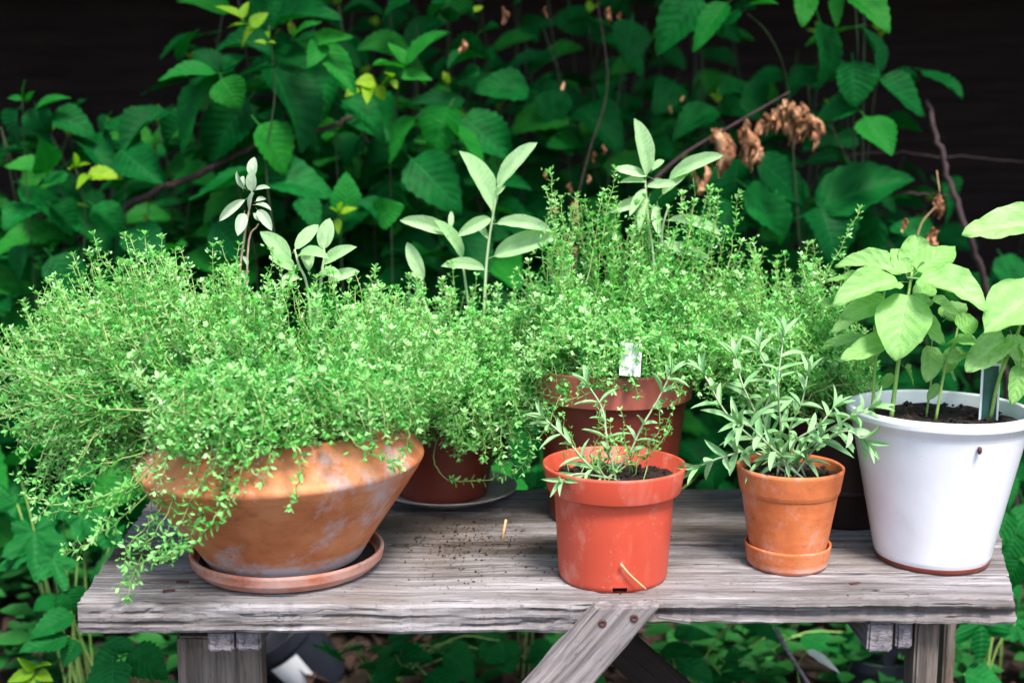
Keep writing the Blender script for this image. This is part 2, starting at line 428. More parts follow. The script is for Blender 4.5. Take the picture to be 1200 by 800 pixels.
def lathe(profile, seg=64, wob=0.0, seed=0, skip=None):
    vs, fs = [], []
    if not skip:
        pr = []
        for (a, b) in zip(profile, profile[1:]):
            pr.append(a)
            l = math.hypot(a[0] - b[0], a[1] - b[1])
            if l > .004:
                e = min(.0012, l * .2) / l
                pr += [(a[0] + (b[0] - a[0]) * e, a[1] + (b[1] - a[1]) * e), (b[0] + (a[0] - b[0]) * e, b[1] + (a[1] - b[1]) * e)]
        profile = pr + [profile[-1]]
    for j, (r, z) in enumerate(profile):
        for k in range(seg):
            a = 2 * math.pi * k / seg
            rr = r
            if wob and r > 0:
                rr = r * (1 + wob * noise.noise(Vector((math.cos(a) * 1.5 + seed, math.sin(a) * 1.5, z * 9))))
                zz = z + (wob * .12 * noise.noise(Vector((math.cos(a) * 2 + seed, math.sin(a) * 2, 7.7))) if z > .02 else 0)
            else:
                zz = z
            vs.append((rr * math.cos(a), rr * math.sin(a), zz))
    for j in range(len(profile) - 1):
        for k in range(seg):
            if skip and skip(j, k): continue
            a, b = j * seg + k, j * seg + (k + 1) % seg
            fs.append((a, b, b + seg, a + seg))
    fs.append(tuple(range(seg - 1, -1, -1)))
    return vs, fs
def soil_disc(r, z, parent, loc, seed, crumbs=60):
    rng = random.Random(seed)
    vs, fs = [(0, 0, z)], []
    rings, seg = 7, 36
    for i in range(1, rings + 1):
        for k in range(seg):
            a = 2 * math.pi * k / seg
            rr = r * i / rings
            zz = z + .006 * noise.noise(Vector((rr * math.cos(a) * 60 + seed, rr * math.sin(a) * 60, 0))) + rng.uniform(-.0018, .0018)
            vs.append((rr * math.cos(a), rr * math.sin(a), zz))
    for k in range(seg): fs.append((0, 1 + k, 1 + (k + 1) % seg))
    for i in range(rings - 1):
        for k in range(seg):
            a, b = 1 + i * seg + k, 1 + i * seg + (k + 1) % seg
            fs.append((a, a + seg, b + seg, b))
    o = mesh_obj('soil', vs, fs, M['soil'], parent, Matrix.Translation(loc))
    if crumbs:
        vs, fs = [], []
        for _ in range(crumbs):
            a, q = rng.uniform(0, 6.28), math.sqrt(rng.random()) * r * .95
            crumb(vs, fs, Vector((q * math.cos(a), q * math.sin(a), z + .003)), rng.uniform(.0015, .006), rng)
        c = mesh_obj('soil_crumb', vs, fs, M['soil'], o, Matrix.Translation(loc), smooth=False)
        c['kind'] = 'stuff'
    return o
def crumb(vs, fs, p, s, rng):
    b = len(vs)
    for d in ((1, 0, 0), (-1, 0, 0), (0, 1, 0), (0, -1, 0), (0, 0, 1), (0, 0, -1)):
        vs.append(p + Vector(d) * s * rng.uniform(.5, 1.2) * (1 if d[2] == 0 else .7))
    for f in ((0, 2, 4), (2, 1, 4), (1, 3, 4), (3, 0, 4), (2, 0, 5), (1, 2, 5), (3, 1, 5), (0, 3, 5)):
        fs.append(tuple(b + i for i in f))

def leaf_mesh(name, mat, prof, nv=9, nu=2, fold=.25, droop=.15, serr=0.0, quilt=.0, twist=0.0, petiole=.0, seed=0, curl=0.0):
    """leaf of length 1 along +Y and width 1 along X, facing +Z; prof(v) gives the half width 0..1"""
    rng = random.Random(seed)
    vs, uvs, fs = [], [], []
    cols = 2 * nu + 1
    asym = rng.uniform(-.04, .04)
    for j in range(nv + 1):
        v = j / nv
        w = .5 * prof(v)
        side = (rng.uniform(-1, 1), rng.uniform(-1, 1))
        for c in range(cols):
            u = (c - nu) / nu
            x = u * w
            y = v
            if serr and abs(u) == 1 and 0 < j < nv:
                x *= 1 + serr * (1 if j % 2 else -.7)
                y += serr * .15 * (1 if j % 2 else 0)
            z = fold * abs(x) - droop * v * v + quilt * math.sin(v * math.pi * 7 + abs(u) * 2) * abs(u) * .5
            z += curl * (abs(u) ** 2) * math.sin(v * 5 + seed) * .12 + .015 * side[0 if u < 0 else 1] * abs(u)
            x += asym * math.sin(v * math.pi) + twist * v * z
            vs.append((x, y, z)); uvs.append((.5 + .5 * u, v))
    for j in range(nv):
        for c in range(cols - 1):
            a = j * cols + c
            fs.append((a, a + 1, a + 1 + cols, a + cols))
    if petiole:
        b = len(vs)
        for (y, z) in ((-petiole, -petiole * .25), (.02, 0.0)):
            for k in range(3):
                a = 2 * math.pi * k / 3
                vs.append((.018 * math.cos(a), y, z + .018 * math.sin(a) - .01)); uvs.append((.5, 0))
        for k in range(3):
            fs.append((b + k, b + (k + 1) % 3, b + 3 + (k + 1) % 3, b + 3 + k))
    me = bpy.data.meshes.new(name)
    me.from_pydata(vs, [], fs)
    uvl = me.uv_layers.new(name='UVMap')
    for li, l in enumerate(me.loops):
        uvl.data[li].uv = uvs[l.vertex_index]
    me.materials.append(mat)
    me.polygons.foreach_set('use_smooth', [True] * len(me.polygons))
    me.update()
    return me
def ovate(v):       # broad below the middle, drawn-out tip
    return max(0.02, (math.sin(math.pi * min(1, v ** .72)) ** .75) * (1 - .25 * v)) if v < .995 else .01
def elliptic(v):
    return max(.03, math.sin(math.pi * v) ** .6) if 0 < v < 1 else .03
def heart(v):
    return max(.02, (math.sin(math.pi * min(1, (v * .93 + .07) ** .6)) ** .7)) if v < .995 else .01
def roundish(v):
    return max(.02, math.sin(math.pi * min(1, (v * .95 + .05) ** .78)) ** .6) if v < .995 else .02
def lanceo(v):
    return max(.05, math.sin(math.pi * (v * .9 + .08)) ** .8) if v < .995 else .04
def lobed(v):       # maple or currant like outline
    base = math.sin(math.pi * min(1, (v * .94 + .06) ** .62)) ** .6
    return max(.02, base * (1 + .32 * math.cos(v * math.pi * 5.0)) * .9) if v < .995 else .01
def palm_mesh(name, mat, seed):
    rng = random.Random(seed)
    lobes = [(-112, .50), (-58, .80), (0, 1.0), (58, .80), (112, .50)]
    na, rings = 44, (.0, .33, .66, 1.0)
    vs, uvs, fs = [], [], []
    for ri, q in enumerate(rings):
        for k in range(na + 1):
            th = -150 + 300 * k / na
            r = .36
            for (c, l) in lobes:
                d = abs(th - c) / 30
                if d < 1: r = max(r, .36 + (l - .36) * (1 - d) ** .8)
            r *= 1 + (.05 if k % 2 else -.05) * (q == 1.0) + rng.uniform(-.015, .015)
            a = rad(th)
            x, y = math.sin(a) * r * q * .62, math.cos(a) * r * q
            z = -.22 * (x * x + y * y) + .05 * math.cos(rad(th) * 6.2) * q + rng.uniform(-.008, .008)
            vs.append((x, y, z)); uvs.append((.5 + .5 * math.sin(a) * q * .9, min(1, max(0, y))))
    for ri in range(len(rings) - 1):
        for k in range(na):
            a = ri * (na + 1) + k
            fs.append((a, a + na + 1, a + na + 2, a + 1))
    me = bpy.data.meshes.new(name)
    me.from_pydata(vs, [], [tuple(reversed(f)) for f in fs])
    uvl = me.uv_layers.new(name='UVMap')
    for li, l in enumerate(me.loops): uvl.data[li].uv = uvs[l.vertex_index]
    me.materials.append(mat)
    me.polygons.foreach_set('use_smooth', [True] * len(me.polygons))
    return me
def leafset(name, mat, prof, n, **kw):
    out = []
    for i in range(n):
        k = dict(kw)
        k['fold'] = kw.get('fold', .25) * R.uniform(.5, 1.4)
        k['droop'] = kw.get('droop', .15) * R.uniform(.3, 1.9)
        out.append(leaf_mesh(name, mat, prof, seed=i * 7 + len(name), **k))
    return out
LS = {
    'shrub': leafset('shrub_leaf', M['shrub'], roundish, 3, nv=14, serr=.06, droop=.3, fold=.4, petiole=.2, curl=1.2) + leafset('shrub_leaf', M['shrub'], ovate, 6, nv=14, serr=.05, droop=.2, fold=.3, petiole=.2, curl=.5),
    'fresh': leafset('fresh_leaf', M['shrub_fresh'], ovate, 5, nv=14, serr=.05, droop=.2, fold=.3, petiole=.2, curl=.5),
    'young': leafset('young_leaf', M['shrub_young'], ovate, 4, nv=10, serr=.05, droop=.15, fold=.35, petiole=.2),
    'low': [palm_mesh('low_leaf', M['low'], i) for i in range(4)],
    'lowov': leafset('low_ovate_leaf', M['low'], ovate, 4, nv=18, nu=3, serr=.07, droop=.25, fold=.25, petiole=.4, curl=.4),
    'sage': leafset('sage_leaf', M['sage'], elliptic, 4, nv=12, droop=.22, fold=.4, petiole=.15),
    'sageg': leafset('sage_leaf', M['sage_grey'], elliptic, 3, nv=10, droop=.2, fold=.4, petiole=.15),
    'basil': leafset('basil_leaf', M['basil'], roundish, 6, nv=14, nu=4, droop=.15, fold=.26, quilt=.045, petiole=.2, curl=.7),
    'lav': leafset('lavender_leaf', M['lavender'], lanceo, 4, nv=7, nu=1, droop=.25, fold=.5),
    'pale': leafset('pale_leaf', M['pale'], ovate, 1, nv=10, droop=.2, fold=.3),
}
def leaf_matrix(base, tip, width, up):
    d = tip - base
    ln = max(d.length, 1e-4)
    y = d / ln
    x = y.cross(up)
    if x.length < 1e-3: x = y.cross(Vector((1, 0, 0)))
    x.normalize()
    z = x.cross(y)
    m = Matrix.Identity(4)
    for i in range(3):
        m[i][0] = x[i] * width; m[i][1] = y[i] * ln; m[i][2] = z[i] * (.5 * ln + .5 * width); m[i][3] = base[i]
    return m
def put_leaf(kind, base, tip, width, parent, up=None, name='leaf', rng=R):
    if up is None:
        up = Vector((rng.gauss(0, .35), -.55 + rng.gauss(0, .3), .75 + rng.gauss(0, .25)))
    return shared(name, rng.choice(LS[kind]), parent, leaf_matrix(base, tip, width, up))
def put_tube(name, path, r0, r1, mat, parent, sides=6):
    vs, fs = tube(path, r0, r1, sides)
    return mesh_obj(name, vs, fs, mat, parent)

class Mass:
    """collects many tiny leaves and thin stems, built with numpy"""
    TV = np.array([(0, 0, 0), (-.5, .42, .14), (.5, .42, .14), (0, .45, 0), (-.34, .78, .06), (.34, .78, .06), (0, 1, -.08)], float)
    TF = np.array([(0, 3, 1), (0, 2, 3), (1, 3, 4), (3, 2, 5), (4, 3, 6), (3, 5, 6)], int)
    def __init__(s):
        s.p, s.d, s.u, s.l, s.w, s.t = [], [], [], [], [], []
        s.sv, s.sf = [], []
    def leaf(s, p, d, u, l, w, t):
        s.p.append(tuple(p)); s.d.append(tuple(d)); s.u.append(tuple(u)); s.l.append(l); s.w.append(w); s.t.append(t)
    def stem(s, path, r0, r1, sides=3):
        vs, fs = tube(path, r0, r1, sides)
        b = len(s.sv)
        s.sv.extend(vs); s.sf.extend(tuple(i + b for i in f) for f in fs)
    def arrays(s):
        p, d, u = np.array(s.p), np.array(s.d), np.array(s.u)
        l, w = np.array(s.l)[:, None], np.array(s.w)[:, None]
        d /= np.linalg.norm(d, axis=1, keepdims=True) + 1e-9
        x = np.cross(d, u); x /= np.linalg.norm(x, axis=1, keepdims=True) + 1e-9
        z = np.cross(x, d)
        V = p[:, None, :] + Mass.TV[None, :, 0:1] * (x * w)[:, None, :] + Mass.TV[None, :, 1:2] * (d * l)[:, None, :] + Mass.TV[None, :, 2:3] * (z * w)[:, None, :]
        n = len(p)
        F = (np.arange(n) * 7)[:, None, None] + Mass.TF[None]
        return V.reshape(-1, 3), F.reshape(-1, 3), np.repeat(np.array(s.t), 6)
    def build_one(s, name, lm, sm, parent):
        V, F, Tn = s.arrays()
        nb = len(V)
        verts = [tuple(v) for v in V] + [tuple(v) for v in s.sv]
        faces = [tuple(f) for f in F.tolist()] + [tuple(i + nb for i in f) for f in s.sf]
        o = mesh_obj(name, verts, faces, [lm, sm], parent, midx=[0] * len(F) + [1] * len(s.sf), smooth=True)
        at = o.data.attributes.new('tone', 'FLOAT', 'FACE')
        at.data.foreach_set('value', np.concatenate([Tn, np.zeros(len(s.sf))]))
        return o
    def build_two(s, lname, sname, lm, sm, parent):
        V, F, Tn = s.arrays()
        me = bpy.data.meshes.new(lname)
        me.from_pydata(V.tolist(), [], F.tolist())
        me.materials.append(lm)
        at = me.attributes.new('tone', 'FLOAT', 'FACE'); at.data.foreach_set('value', Tn)
        me.polygons.foreach_set('use_smooth', [True] * len(me.polygons))
        a = link(bpy.data.objects.new(lname, me), parent); a['kind'] = 'stuff'
        b = mesh_obj(sname, s.sv, s.sf, sm, parent); b['kind'] = 'stuff'
        return a, b

def bez(a, b, c, d, n):
    return [a * (1 - t) ** 3 + b * 3 * t * (1 - t) ** 2 + c * 3 * t * t * (1 - t) + d * t ** 3 for t in (i / n for i in range(n + 1))]
def dress(mass, path, rng, start=.35, gap=.0085, size=.0085, tone=.5, shoots=.65, r0=.0011, spread=.12):
    """a thyme stem: opposite leaf pairs turning 90 degrees from node to node, with leafy axillary shoots"""
    mass.stem(path, r0, r0 * .5)
    ln = [0]
    for i in range(1, len(path)): ln.append(ln[-1] + (path[i] - path[i - 1]).length)
    tot = ln[-1]
    s, k = tot * start, rng.random() * 3
    i = 0
    while s < tot:
        while ln[i + 1] < s: i += 1
        f = (s - ln[i]) / max(1e-6, ln[i + 1] - ln[i])
        p = path[i].lerp(path[i + 1], f)
        d = (path[i + 1] - path[i]).normalized()
        x, _, z = frame_to(d, Vector((.2, .1, .97)))
        rel = (s - tot * start) / max(1e-6, tot * (1 - start))
        sz = size * rng.uniform(.7, 1.2) * (1 - .35 * rel)
        ang = k * math.pi / 2 + rng.gauss(0, .25)
        k += 1
        for sg in (1, -1):
            sd = (x * math.cos(ang) + z * math.sin(ang)) * sg
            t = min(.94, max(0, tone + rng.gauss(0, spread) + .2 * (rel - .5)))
            mass.leaf(p, d * rng.uniform(.25, .75) + sd, d + sd * -.3 + Vector((0, 0, .4)), sz, sz * rng.uniform(.34, .46), t)
            if rng.random() < shoots:
                q = d * rng.uniform(.4, .9) + sd + Vector((0, 0, rng.uniform(-.1, .5)))
                q.normalize()
                e = p + q * rng.uniform(.004, .013)
                for aa in range(3 if rel < .75 else 2):
                    aa = aa * 2.1 + rng.random()
                    xx, _, zz = frame_to(q)
                    s2 = xx * math.cos(aa) + zz * math.sin(aa)
                    mass.leaf(e, q * rng.uniform(.5, 1.1) + s2, q, sz * rng.uniform(.5, .8), sz * .28, min(1, max(0, t + rng.gauss(.04, .08))))
        s += gap * rng.uniform(.75, 1.3) * (1 - .25 * rel)
    e = path[-1]; d = (path[-1] - path[-2]).normalized()
    x, _, z = frame_to(d)
    for j in range(5):
        a = j * 2.4 + rng.random()
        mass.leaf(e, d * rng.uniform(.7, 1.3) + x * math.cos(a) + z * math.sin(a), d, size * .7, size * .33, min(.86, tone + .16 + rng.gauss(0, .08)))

# ================================================================== the setting
rg = random.Random(5)
GS = 24
gv, gf = [], []
coords = sorted(set([-60, -30, -12] + [x * .5 for x in range(-12, 13)] + [12, 30, 60]))
n = len(coords)
for yy in coords:
    for xx in coords:
        near = max(0, 1 - math.hypot(xx, yy) / 7)
        gv.append((xx, yy, near * .03 * noise.noise(Vector((xx * 1.3, yy * 1.3, 0)))))
for j in range(n - 1):
    for i in range(n - 1):
        gf.append((j * n + i, j * n + i + 1, (j + 1) * n + i + 1, (j + 1) * n + i))
ground = mesh_obj('ground', gv, gf, M['ground'])
tag(ground, 'dark bare soil under and behind the table', 'ground', kind='structure')

# fallen leaves on the soil
vs, fs = [], []
for _ in range(2600):
    x, y = rg.uniform(-1.6, 1.6), rg.uniform(.2, 2.6)
    a, tl, s = rg.uniform(0, 6.28), rg.uniform(-.6, .6), rg.uniform(.015, .045)
    c = Vector((x, y, .02 + rg.random() * .03))
    d = Vector((math.cos(a), math.sin(a), rg.uniform(-.3, .3)))
    e = Vector((-math.sin(a), math.cos(a), tl)) * .35
    b = len(vs)
    vs += [c - d * s, c + e * s + Vector((0, 0, s * .3)), c + d * s, c - e * s + Vector((0, 0, s * .3)), c]
    fs += [(b, b + 4, b + 1), (b + 1, b + 4, b + 2), (b + 2, b + 4, b + 3), (b + 3, b + 4, b)]
lit = mesh_obj('leaf_litter', vs, fs, M['litter'])
tag(lit, 'brown fallen leaves lying on the dark soil', 'leaf litter', kind='stuff')

# shed wall far behind: overlapping dark boards
shed = thing('shed_wall', 'very dark brown boarded shed wall behind the shrubs', 'wall', (0, 2.75, 0))
def box_mesh(name, sx, sy, sz, mat, jit=0.0, seed=0, nx=1, bev=.0):
    bm = bmesh.new()
    bmesh.ops.create_cube(bm, size=1)
    bmesh.ops.scale(bm, vec=(sx, sy, sz), verts=bm.verts)
    if bev:
        bmesh.ops.bevel(bm, geom=bm.edges[:], offset=bev, segments=2, affect='EDGES')
    if nx > 1:
        for i in range(1, nx):
            x = -sx / 2 + sx * i / nx
            bmesh.ops.bisect_plane(bm, geom=bm.verts[:] + bm.edges[:] + bm.faces[:], plane_co=(x, 0, 0), plane_no=(1, 0, 0))
    if jit:
        for v in bm.verts:
            q = v.co * 9 + Vector((seed * 3.1, seed, 0))
            v.co += Vector((noise.noise(q), noise.noise(q + Vector((7, 0, 0))), noise.noise(q + Vector((0, 9, 0))))) * jit
    me = bpy.data.meshes.new(name)
    bm.to_mesh(me); bm.free()
    me.materials.append(mat)
    return me
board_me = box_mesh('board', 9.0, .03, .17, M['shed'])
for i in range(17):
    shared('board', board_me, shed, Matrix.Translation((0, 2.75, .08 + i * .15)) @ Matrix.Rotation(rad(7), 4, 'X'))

# unseen overhead canopy, added to keep the shrubs behind the table in shade
shade_tree = thing('added_shade_tree', 'unseen leafy canopy added above the shrubs behind the table to shade them', 'shade_tree', (2.9, 2.2, 0))
tp = spline([Vector((2.9, 2.2, -.1)), Vector((2.8, 2.15, 1.2)), Vector((2.3, 2.0, 2.3)), Vector((1.2, 1.8, 2.9)), Vector((-.3, 1.7, 3.2))], 8)
put_tube('shade_trunk', tp, .17, .05, M['bark'], shade_tree, 10)
vs, fs = [], []
for _ in range(30000):
    x, y, z = rg.uniform(-3.4, 3.6), rg.uniform(.44, 4.2), rg.uniform(0, 1)
    z = max(1.64, 2.15 - .28 * (y - .44)) * (1 - z) + 3.2 * z
    if (y - .44) < (z - 2.15) * .2 * rg.random(): continue
    a = rg.uniform(0, 6.28); s = rg.uniform(.05, .10)
    d = Vector((math.cos(a), math.sin(a), rg.uniform(-.7, .3))); e = Vector((-math.sin(a), math.cos(a), rg.uniform(-.4, .4))) * .45
    c = Vector((x, y, z)); b = len(vs)
    vs += [c - d * s, c + e * s, c + d * s, c - e * s]
    fs += [(b, b + 1, b + 2), (b, b + 2, b + 3)]
crown_m, nt, out = mat_new('shade_crown_leaf'); principled(nt, out, (.04, .13, .04), .5)
shade_crown = mesh_obj('shade_crown', vs, fs, crown_m, shade_tree, smooth=False)
shade_crown['kind'] = 'stuff'

# ================================================================== the table
table = thing('garden_table', 'weathered grey plank table with chipped front edge holding the pots', 'table', (0, .25, 0))
GROOVES = [(.32, .60, .021), (-.40, -.16, .030), (-.12, .02, .013), (.05, .30, .075), (-.55, -.36, .060), (-.30, .10, .128), (.20, .62, .150), (-.05, .25, .19), (-.5, .0, .29), (.1, .5, .27), (-.2, .3, .44), (.42, .5, .035)]
def plank(y0, y1, x0f, x1f, x0b, x1b, thick, seed, front=False):
    """one board: rounded, uneven edges; ends run from (x..f) at the front to (x..b) at the back"""
    nx, ny = 200, max(30, int((y1 - y0) / .0036))
    vs, fs = [], []
    def edge(i, s): return .004 * noise.noise(Vector((i * .11, s, seed))) + .0022 * noise.noise(Vector((i * .5, s, seed)))
    prof = []                               # (fraction across, height below top), round the section
    rnd = .006
    for j in range(ny + 1):
        prof.append((j / ny, 0.0))
    top_n = len(prof)
    for i in range(nx + 1):
        f = i / nx
        ring = []
        th = thick
        if front:
            X = x0f + (x1f - x0f) * f
            th = .035 if X < .085 else .025
            th += .0016 * noise.noise(Vector((X * 40, 1, 1)))
            chip = max(0, noise.noise(Vector((X * 14, 3.3, 8)) ) - .25) * .022
        else:
            chip = max(0, noise.noise(Vector((i * .2, seed * 3.3, 8))) - .3) * .008
        sag = .0015 * noise.noise(Vector((i * .05, seed, 2)))
        ya, yb = y0 + edge(i, 1.0), y1 + edge(i, 5.0)
        def pt(v, dz):
            y = ya + (yb - ya) * v
            xa = x0f + (x0b - x0f) * v; xb = x1f + (x1b - x1f) * v
            x = xa + (xb - xa) * f
            if i in (0, nx): x += .006 * noise.noise(Vector((v * 14, dz * 60, seed + i)))
            rough = 0
            if dz == 0:
                rough = .0012 * noise.noise(Vector((x * 7, y * 150, seed))) + .0006 * noise.noise(Vector((x * 20, y * 400, seed)))
                for (gx0, gx1, gy) in GROOVES:
                    w_ = gy + .004 * noise.noise(Vector((x * 11, gy * 50, 3)))
                    if gx0 < x < gx1 and abs(y - w_) < .0021: rough -= .004 * (1 - abs(y - w_) / .0021)
            return (x, y, T + sag - dz + rough)
        d = yb - ya
        uc = 1.0 if (front and X > .135) else (max(0, (X - .125) / .01) if front and X > .125 else 0)
        nf = 9
        for k in range(nf):
            q = 1 - k / nf
            lay = .0026 * noise.noise(Vector((f * 7, k * 2.3, seed))) + .0012 * noise.noise(Vector((f * 40, k * 3.1, seed + 5)))
            if lay > .0012: lay += .002
            und = uc * (.004 + .012 * math.exp(-((q - .55) / .22) ** 2)) * (.8 + .4 * noise.noise(Vector((f * 12, 4, 4))))
            ring.append(pt((max(-.002, lay) + und + (.002 if k == 0 else 0)) / d, th * q if k else th))
        ring.append(pt((.0035 + chip) / d, .0008 + chip * .12))
        for j in range(1, ny):
            ring.append(pt(j / ny, 0.0))
        ring.append(pt(1 - .003 / d, .001)); ring.append(pt(1, .006)); ring.append(pt(1, th * .8)); ring.append(pt(1 - .003 / d, th))
        vs += ring
        m = len(ring)
    for i in range(nx):
        for j in range(m):
            a, b = i * m + j, i * m + (j + 1) % m
            fs.append((a, a + m, b + m, b))
    fs.append(tuple(range(m))); fs.append(tuple(nx * m + k for k in range(m - 1, -1, -1)))
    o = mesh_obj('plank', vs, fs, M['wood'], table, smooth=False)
    return o
XL0, XR0 = PT(81, 714).x, PT(1183, 704).x
XL1, XR1 = PT(176, 598).x - .02, PT(1120, 572).x + .05
def ex(y): f = y / .505; return XL0 + (XL1 - XL0) * f, XR0 + (XR1 - XR0) * f
for (a, b, th, sd) in ((0, .213, .035, 1), (.222, .360, .033, 2), (.368, .505, .033, 3)):
    l0, r0 = ex(a); l1, r1 = ex(b)
    plank(a, b, l0 + R.uniform(-.004, .004), r0 + R.uniform(-.004, .004), l1, r1, th, sd, a == 0)
def member(name, p0, p1, w, t, mat, seed, up=Vector((0, 0, 1)), jit=.003):
    """a straight timber between two points, w wide and t thick"""
    d = p1 - p0
    me = box_mesh(name, d.length, t, w, mat, jit, seed, 12, .003)
    x = d.normalized(); y = up.cross(x).normalized(); z = x.cross(y)
    m = Matrix.Identity(4)
    for i in range(3):
        m[i][0], m[i][1], m[i][2] = x[i], y[i], z[i]
        m[i][3] = (p0[i] + p1[i]) / 2
    return shared(name, me, table, m)
# two cross battens on each side, their sawn ends showing under the front edge
def batten(pxl, pxr, pyt, y0):
    xl, xr = W(pxl, pyt, y0).x, W(pxr, pyt, y0).x
    return xl, xr
for (pxl, pxr, zt, h, y0) in ((243, 273, T - .0375, .027, .012), (276, 305, T - .0375, .026, .014), (1016, 1046, T - .0275, .037, .012), (1049, 1069, T - .0275, .035, .016)):
    xl, xr = W(pxl, 760, y0).x, W(pxr, 760, y0).x
    me = box_mesh('batten', xr - xl, .46, h, M['wood_end'], .0025, pxl, 3, .003)
    shared('batten', me, table, Matrix.Translation(((xl + xr) / 2, y0 + .23, zt - h / 2)))
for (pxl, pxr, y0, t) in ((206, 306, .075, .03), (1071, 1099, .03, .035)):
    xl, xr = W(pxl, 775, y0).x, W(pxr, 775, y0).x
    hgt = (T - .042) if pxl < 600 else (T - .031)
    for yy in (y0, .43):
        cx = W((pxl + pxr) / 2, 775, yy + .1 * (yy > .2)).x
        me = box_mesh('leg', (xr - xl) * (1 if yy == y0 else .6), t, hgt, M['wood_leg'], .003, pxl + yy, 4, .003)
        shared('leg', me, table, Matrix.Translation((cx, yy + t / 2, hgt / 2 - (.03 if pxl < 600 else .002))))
yb = -.016
q = [W(697, 709, yb), W(772, 707, yb), W(688, 803, yb), W(613, 803, yb)]
ext = 2.9
q[2] = q[1] + (q[2] - q[1]) * ext; q[3] = q[0] + (q[3] - q[0]) * ext
vs, fs = [], []
nb = 40
for i in range(nb + 1):
    f = i / nb
    a, b = q[0].lerp(q[3], f), q[1].lerp(q[2], f)
    for k, (u, dy) in enumerate(((0, 0), (0, .013), (.5, .013), (1, .013), (1, 0), (1, -.011), (.96, -.013), (.5, -.0135), (.04, -.013), (0, -.011))):
        p = a.lerp(b, u) + Vector((0, dy, 0))
        h_ = Vector((p.x * 30, p.z * 30, k))
        vs.append(p + Vector((noise.noise(h_), .4 * noise.noise(h_ + Vector((5, 5, 5))), noise.noise(h_ + Vector((9, 0, 0))) * (0 if i == 0 else 1))) * .0022)
for i in range(nb):
    for k in range(10):
        a, b = i * 10 + k, i * 10 + (k + 1) % 10
        fs.append((a, b, b + 10, a + 10))
fs.append(tuple(range(9, -1, -1))); fs.append(tuple(nb * 10 + k for k in range(10)))
ang = math.atan2((q[3] - q[0]).z, (q[3] - q[0]).x)
mb = Matrix.Translation(q[0]) @ Matrix.Rotation(-ang, 4, 'Y')
mi = mb.inverted()
brace = mesh_obj('front_brace', [mi @ v for v in vs], fs, M['wood_brace'], table, mb, smooth=False)
brace['label'] = 'diagonal grey board screwed to the front edge'
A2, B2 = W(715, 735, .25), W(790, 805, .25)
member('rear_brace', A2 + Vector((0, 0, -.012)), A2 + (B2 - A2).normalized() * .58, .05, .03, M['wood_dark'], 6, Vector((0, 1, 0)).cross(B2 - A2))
sv, sf = lathe([(.0, .0006), (.0012, .0002), (.002, .0011), (.0042, .0012), (.0050, .0004), (.0052, -.004)], 14)
for i, (px, py) in enumerate(((706, 730), (743, 724))):
    p = W(px, py, yb - .0135)
    s = mesh_obj('screw', sv, sf, M['rust'], table, Matrix.Translation(p) @ Matrix.Rotation(rad(90), 4, 'X'))
# splinter standing off the broken edge
p0, p1 = W(768, 722, -.004), W(812, 728, -.006)
member('splinter', p0, p1, .006, .004, M['wood_brace'], 9, Vector((0, 0, 1)), .001)

# ================================================================== pots
def place(px, py_front, r, z=T):
    p = PT(px, py_front, z); p.y += r; 
    # keep the centre on the pixel column at its own depth
    p.x = (px - 600) / FPX * ((p.y - CAM.y) * CP + (CAM.z - z) * SP)
    return p
def pot(name, label, cat, loc, profile, mat, soil_r, soil_z, seed, seg=72, wob=.004, skip=None, part='body', tilt=None, crumbs=70):
    t = thing(name, label, cat, loc)
    vs, fs = lathe(profile, seg, wob, seed, skip)
    m = Matrix.Translation(loc)
    if tilt: m = m @ tilt
    b = mesh_obj(part, vs, fs, mat, t, m)
    soil_disc(soil_r, soil_z, t, Vector(loc), seed, crumbs)
    return t, b

# wide terracotta bowl and its saucer
LB = place(338, 701, .122)
SAU = thing('saucer', 'chipped terracotta saucer under the wide terracotta bowl', 'saucer', LB)
vs, fs = lathe([(.100, .0), (.113, .003), (.1215, .012), (.1235, .0225), (.122, .0255), (.1185, .0245), (.1155, .014), (.106, .0085), (.0, .008)], 72, .006, 3)
mesh_obj('dish', vs, fs, M['terracotta_saucer'], SAU, Matrix.Translation(LB))
vs, fs = lathe([(.0, .0), (.09, .0008), (.108, .0), (.1135, -.001)], 60, .02, 4)
mesh_obj('wet_soil', vs, fs[:-1], M['soil'], SAU, Matrix.Translation(LB + Vector((0, 0, .0125))))
BOWL = LB + Vector((-.003, .002, .0095))
zs = W(335, 540, BOWL.y).z - BOWL.z
bowl_prof = [(.090, .0), (.098, .004), (.113, .028), (.137, .062), (.160, .094), (.176, .118), (.1815, .1275), (.1825, .131), (.1815, .1345), (.172, .147), (.158, .164), (.148, .1765), (.144, .178), (.1405, .175), (.148, .160), (.160, .14), (.150, .125)]
t_bowl, bowl_body = pot('terracotta_bowl', 'wide weathered terracotta bowl with sharp shoulder and white lime stains', 'pot', BOWL, bowl_prof, M['terracotta'], .155, .148, 21, 96, .006, tilt=Matrix.Rotation(rad(-1.6), 4, 'Y'))

# grey plate and the brown-red pot behind the bowl
PL = place(524, 607, .108)
PLT = thing('plate', 'grey glazed plate under the brown-red pot behind the bowl', 'plate', PL)
vs, fs = lathe([(.055, .0), (.06, .003), (.09, .010), (.1075, .0185), (.1085, .0205), (.106, .0205), (.088, .0135), (.06, .0075), (.0, .007)], 72, .003, 5)
mesh_obj('dish', vs, fs, M['plate'], PLT, Matrix.Translation(PL))
PB = PL + Vector((-.008, .0, .0075))
t_b, _ = pot('brown_pot', 'glossy brown-red plastic pot standing on the grey plate', 'pot', PB,
    [(.068, .0), (.070, .004), (.084, .085), (.0875, .087), (.092, .118), (.0925, .120), (.089, .120), (.081, .086), (.07, .07)], M['brown_plastic'], .086, .105, 31)
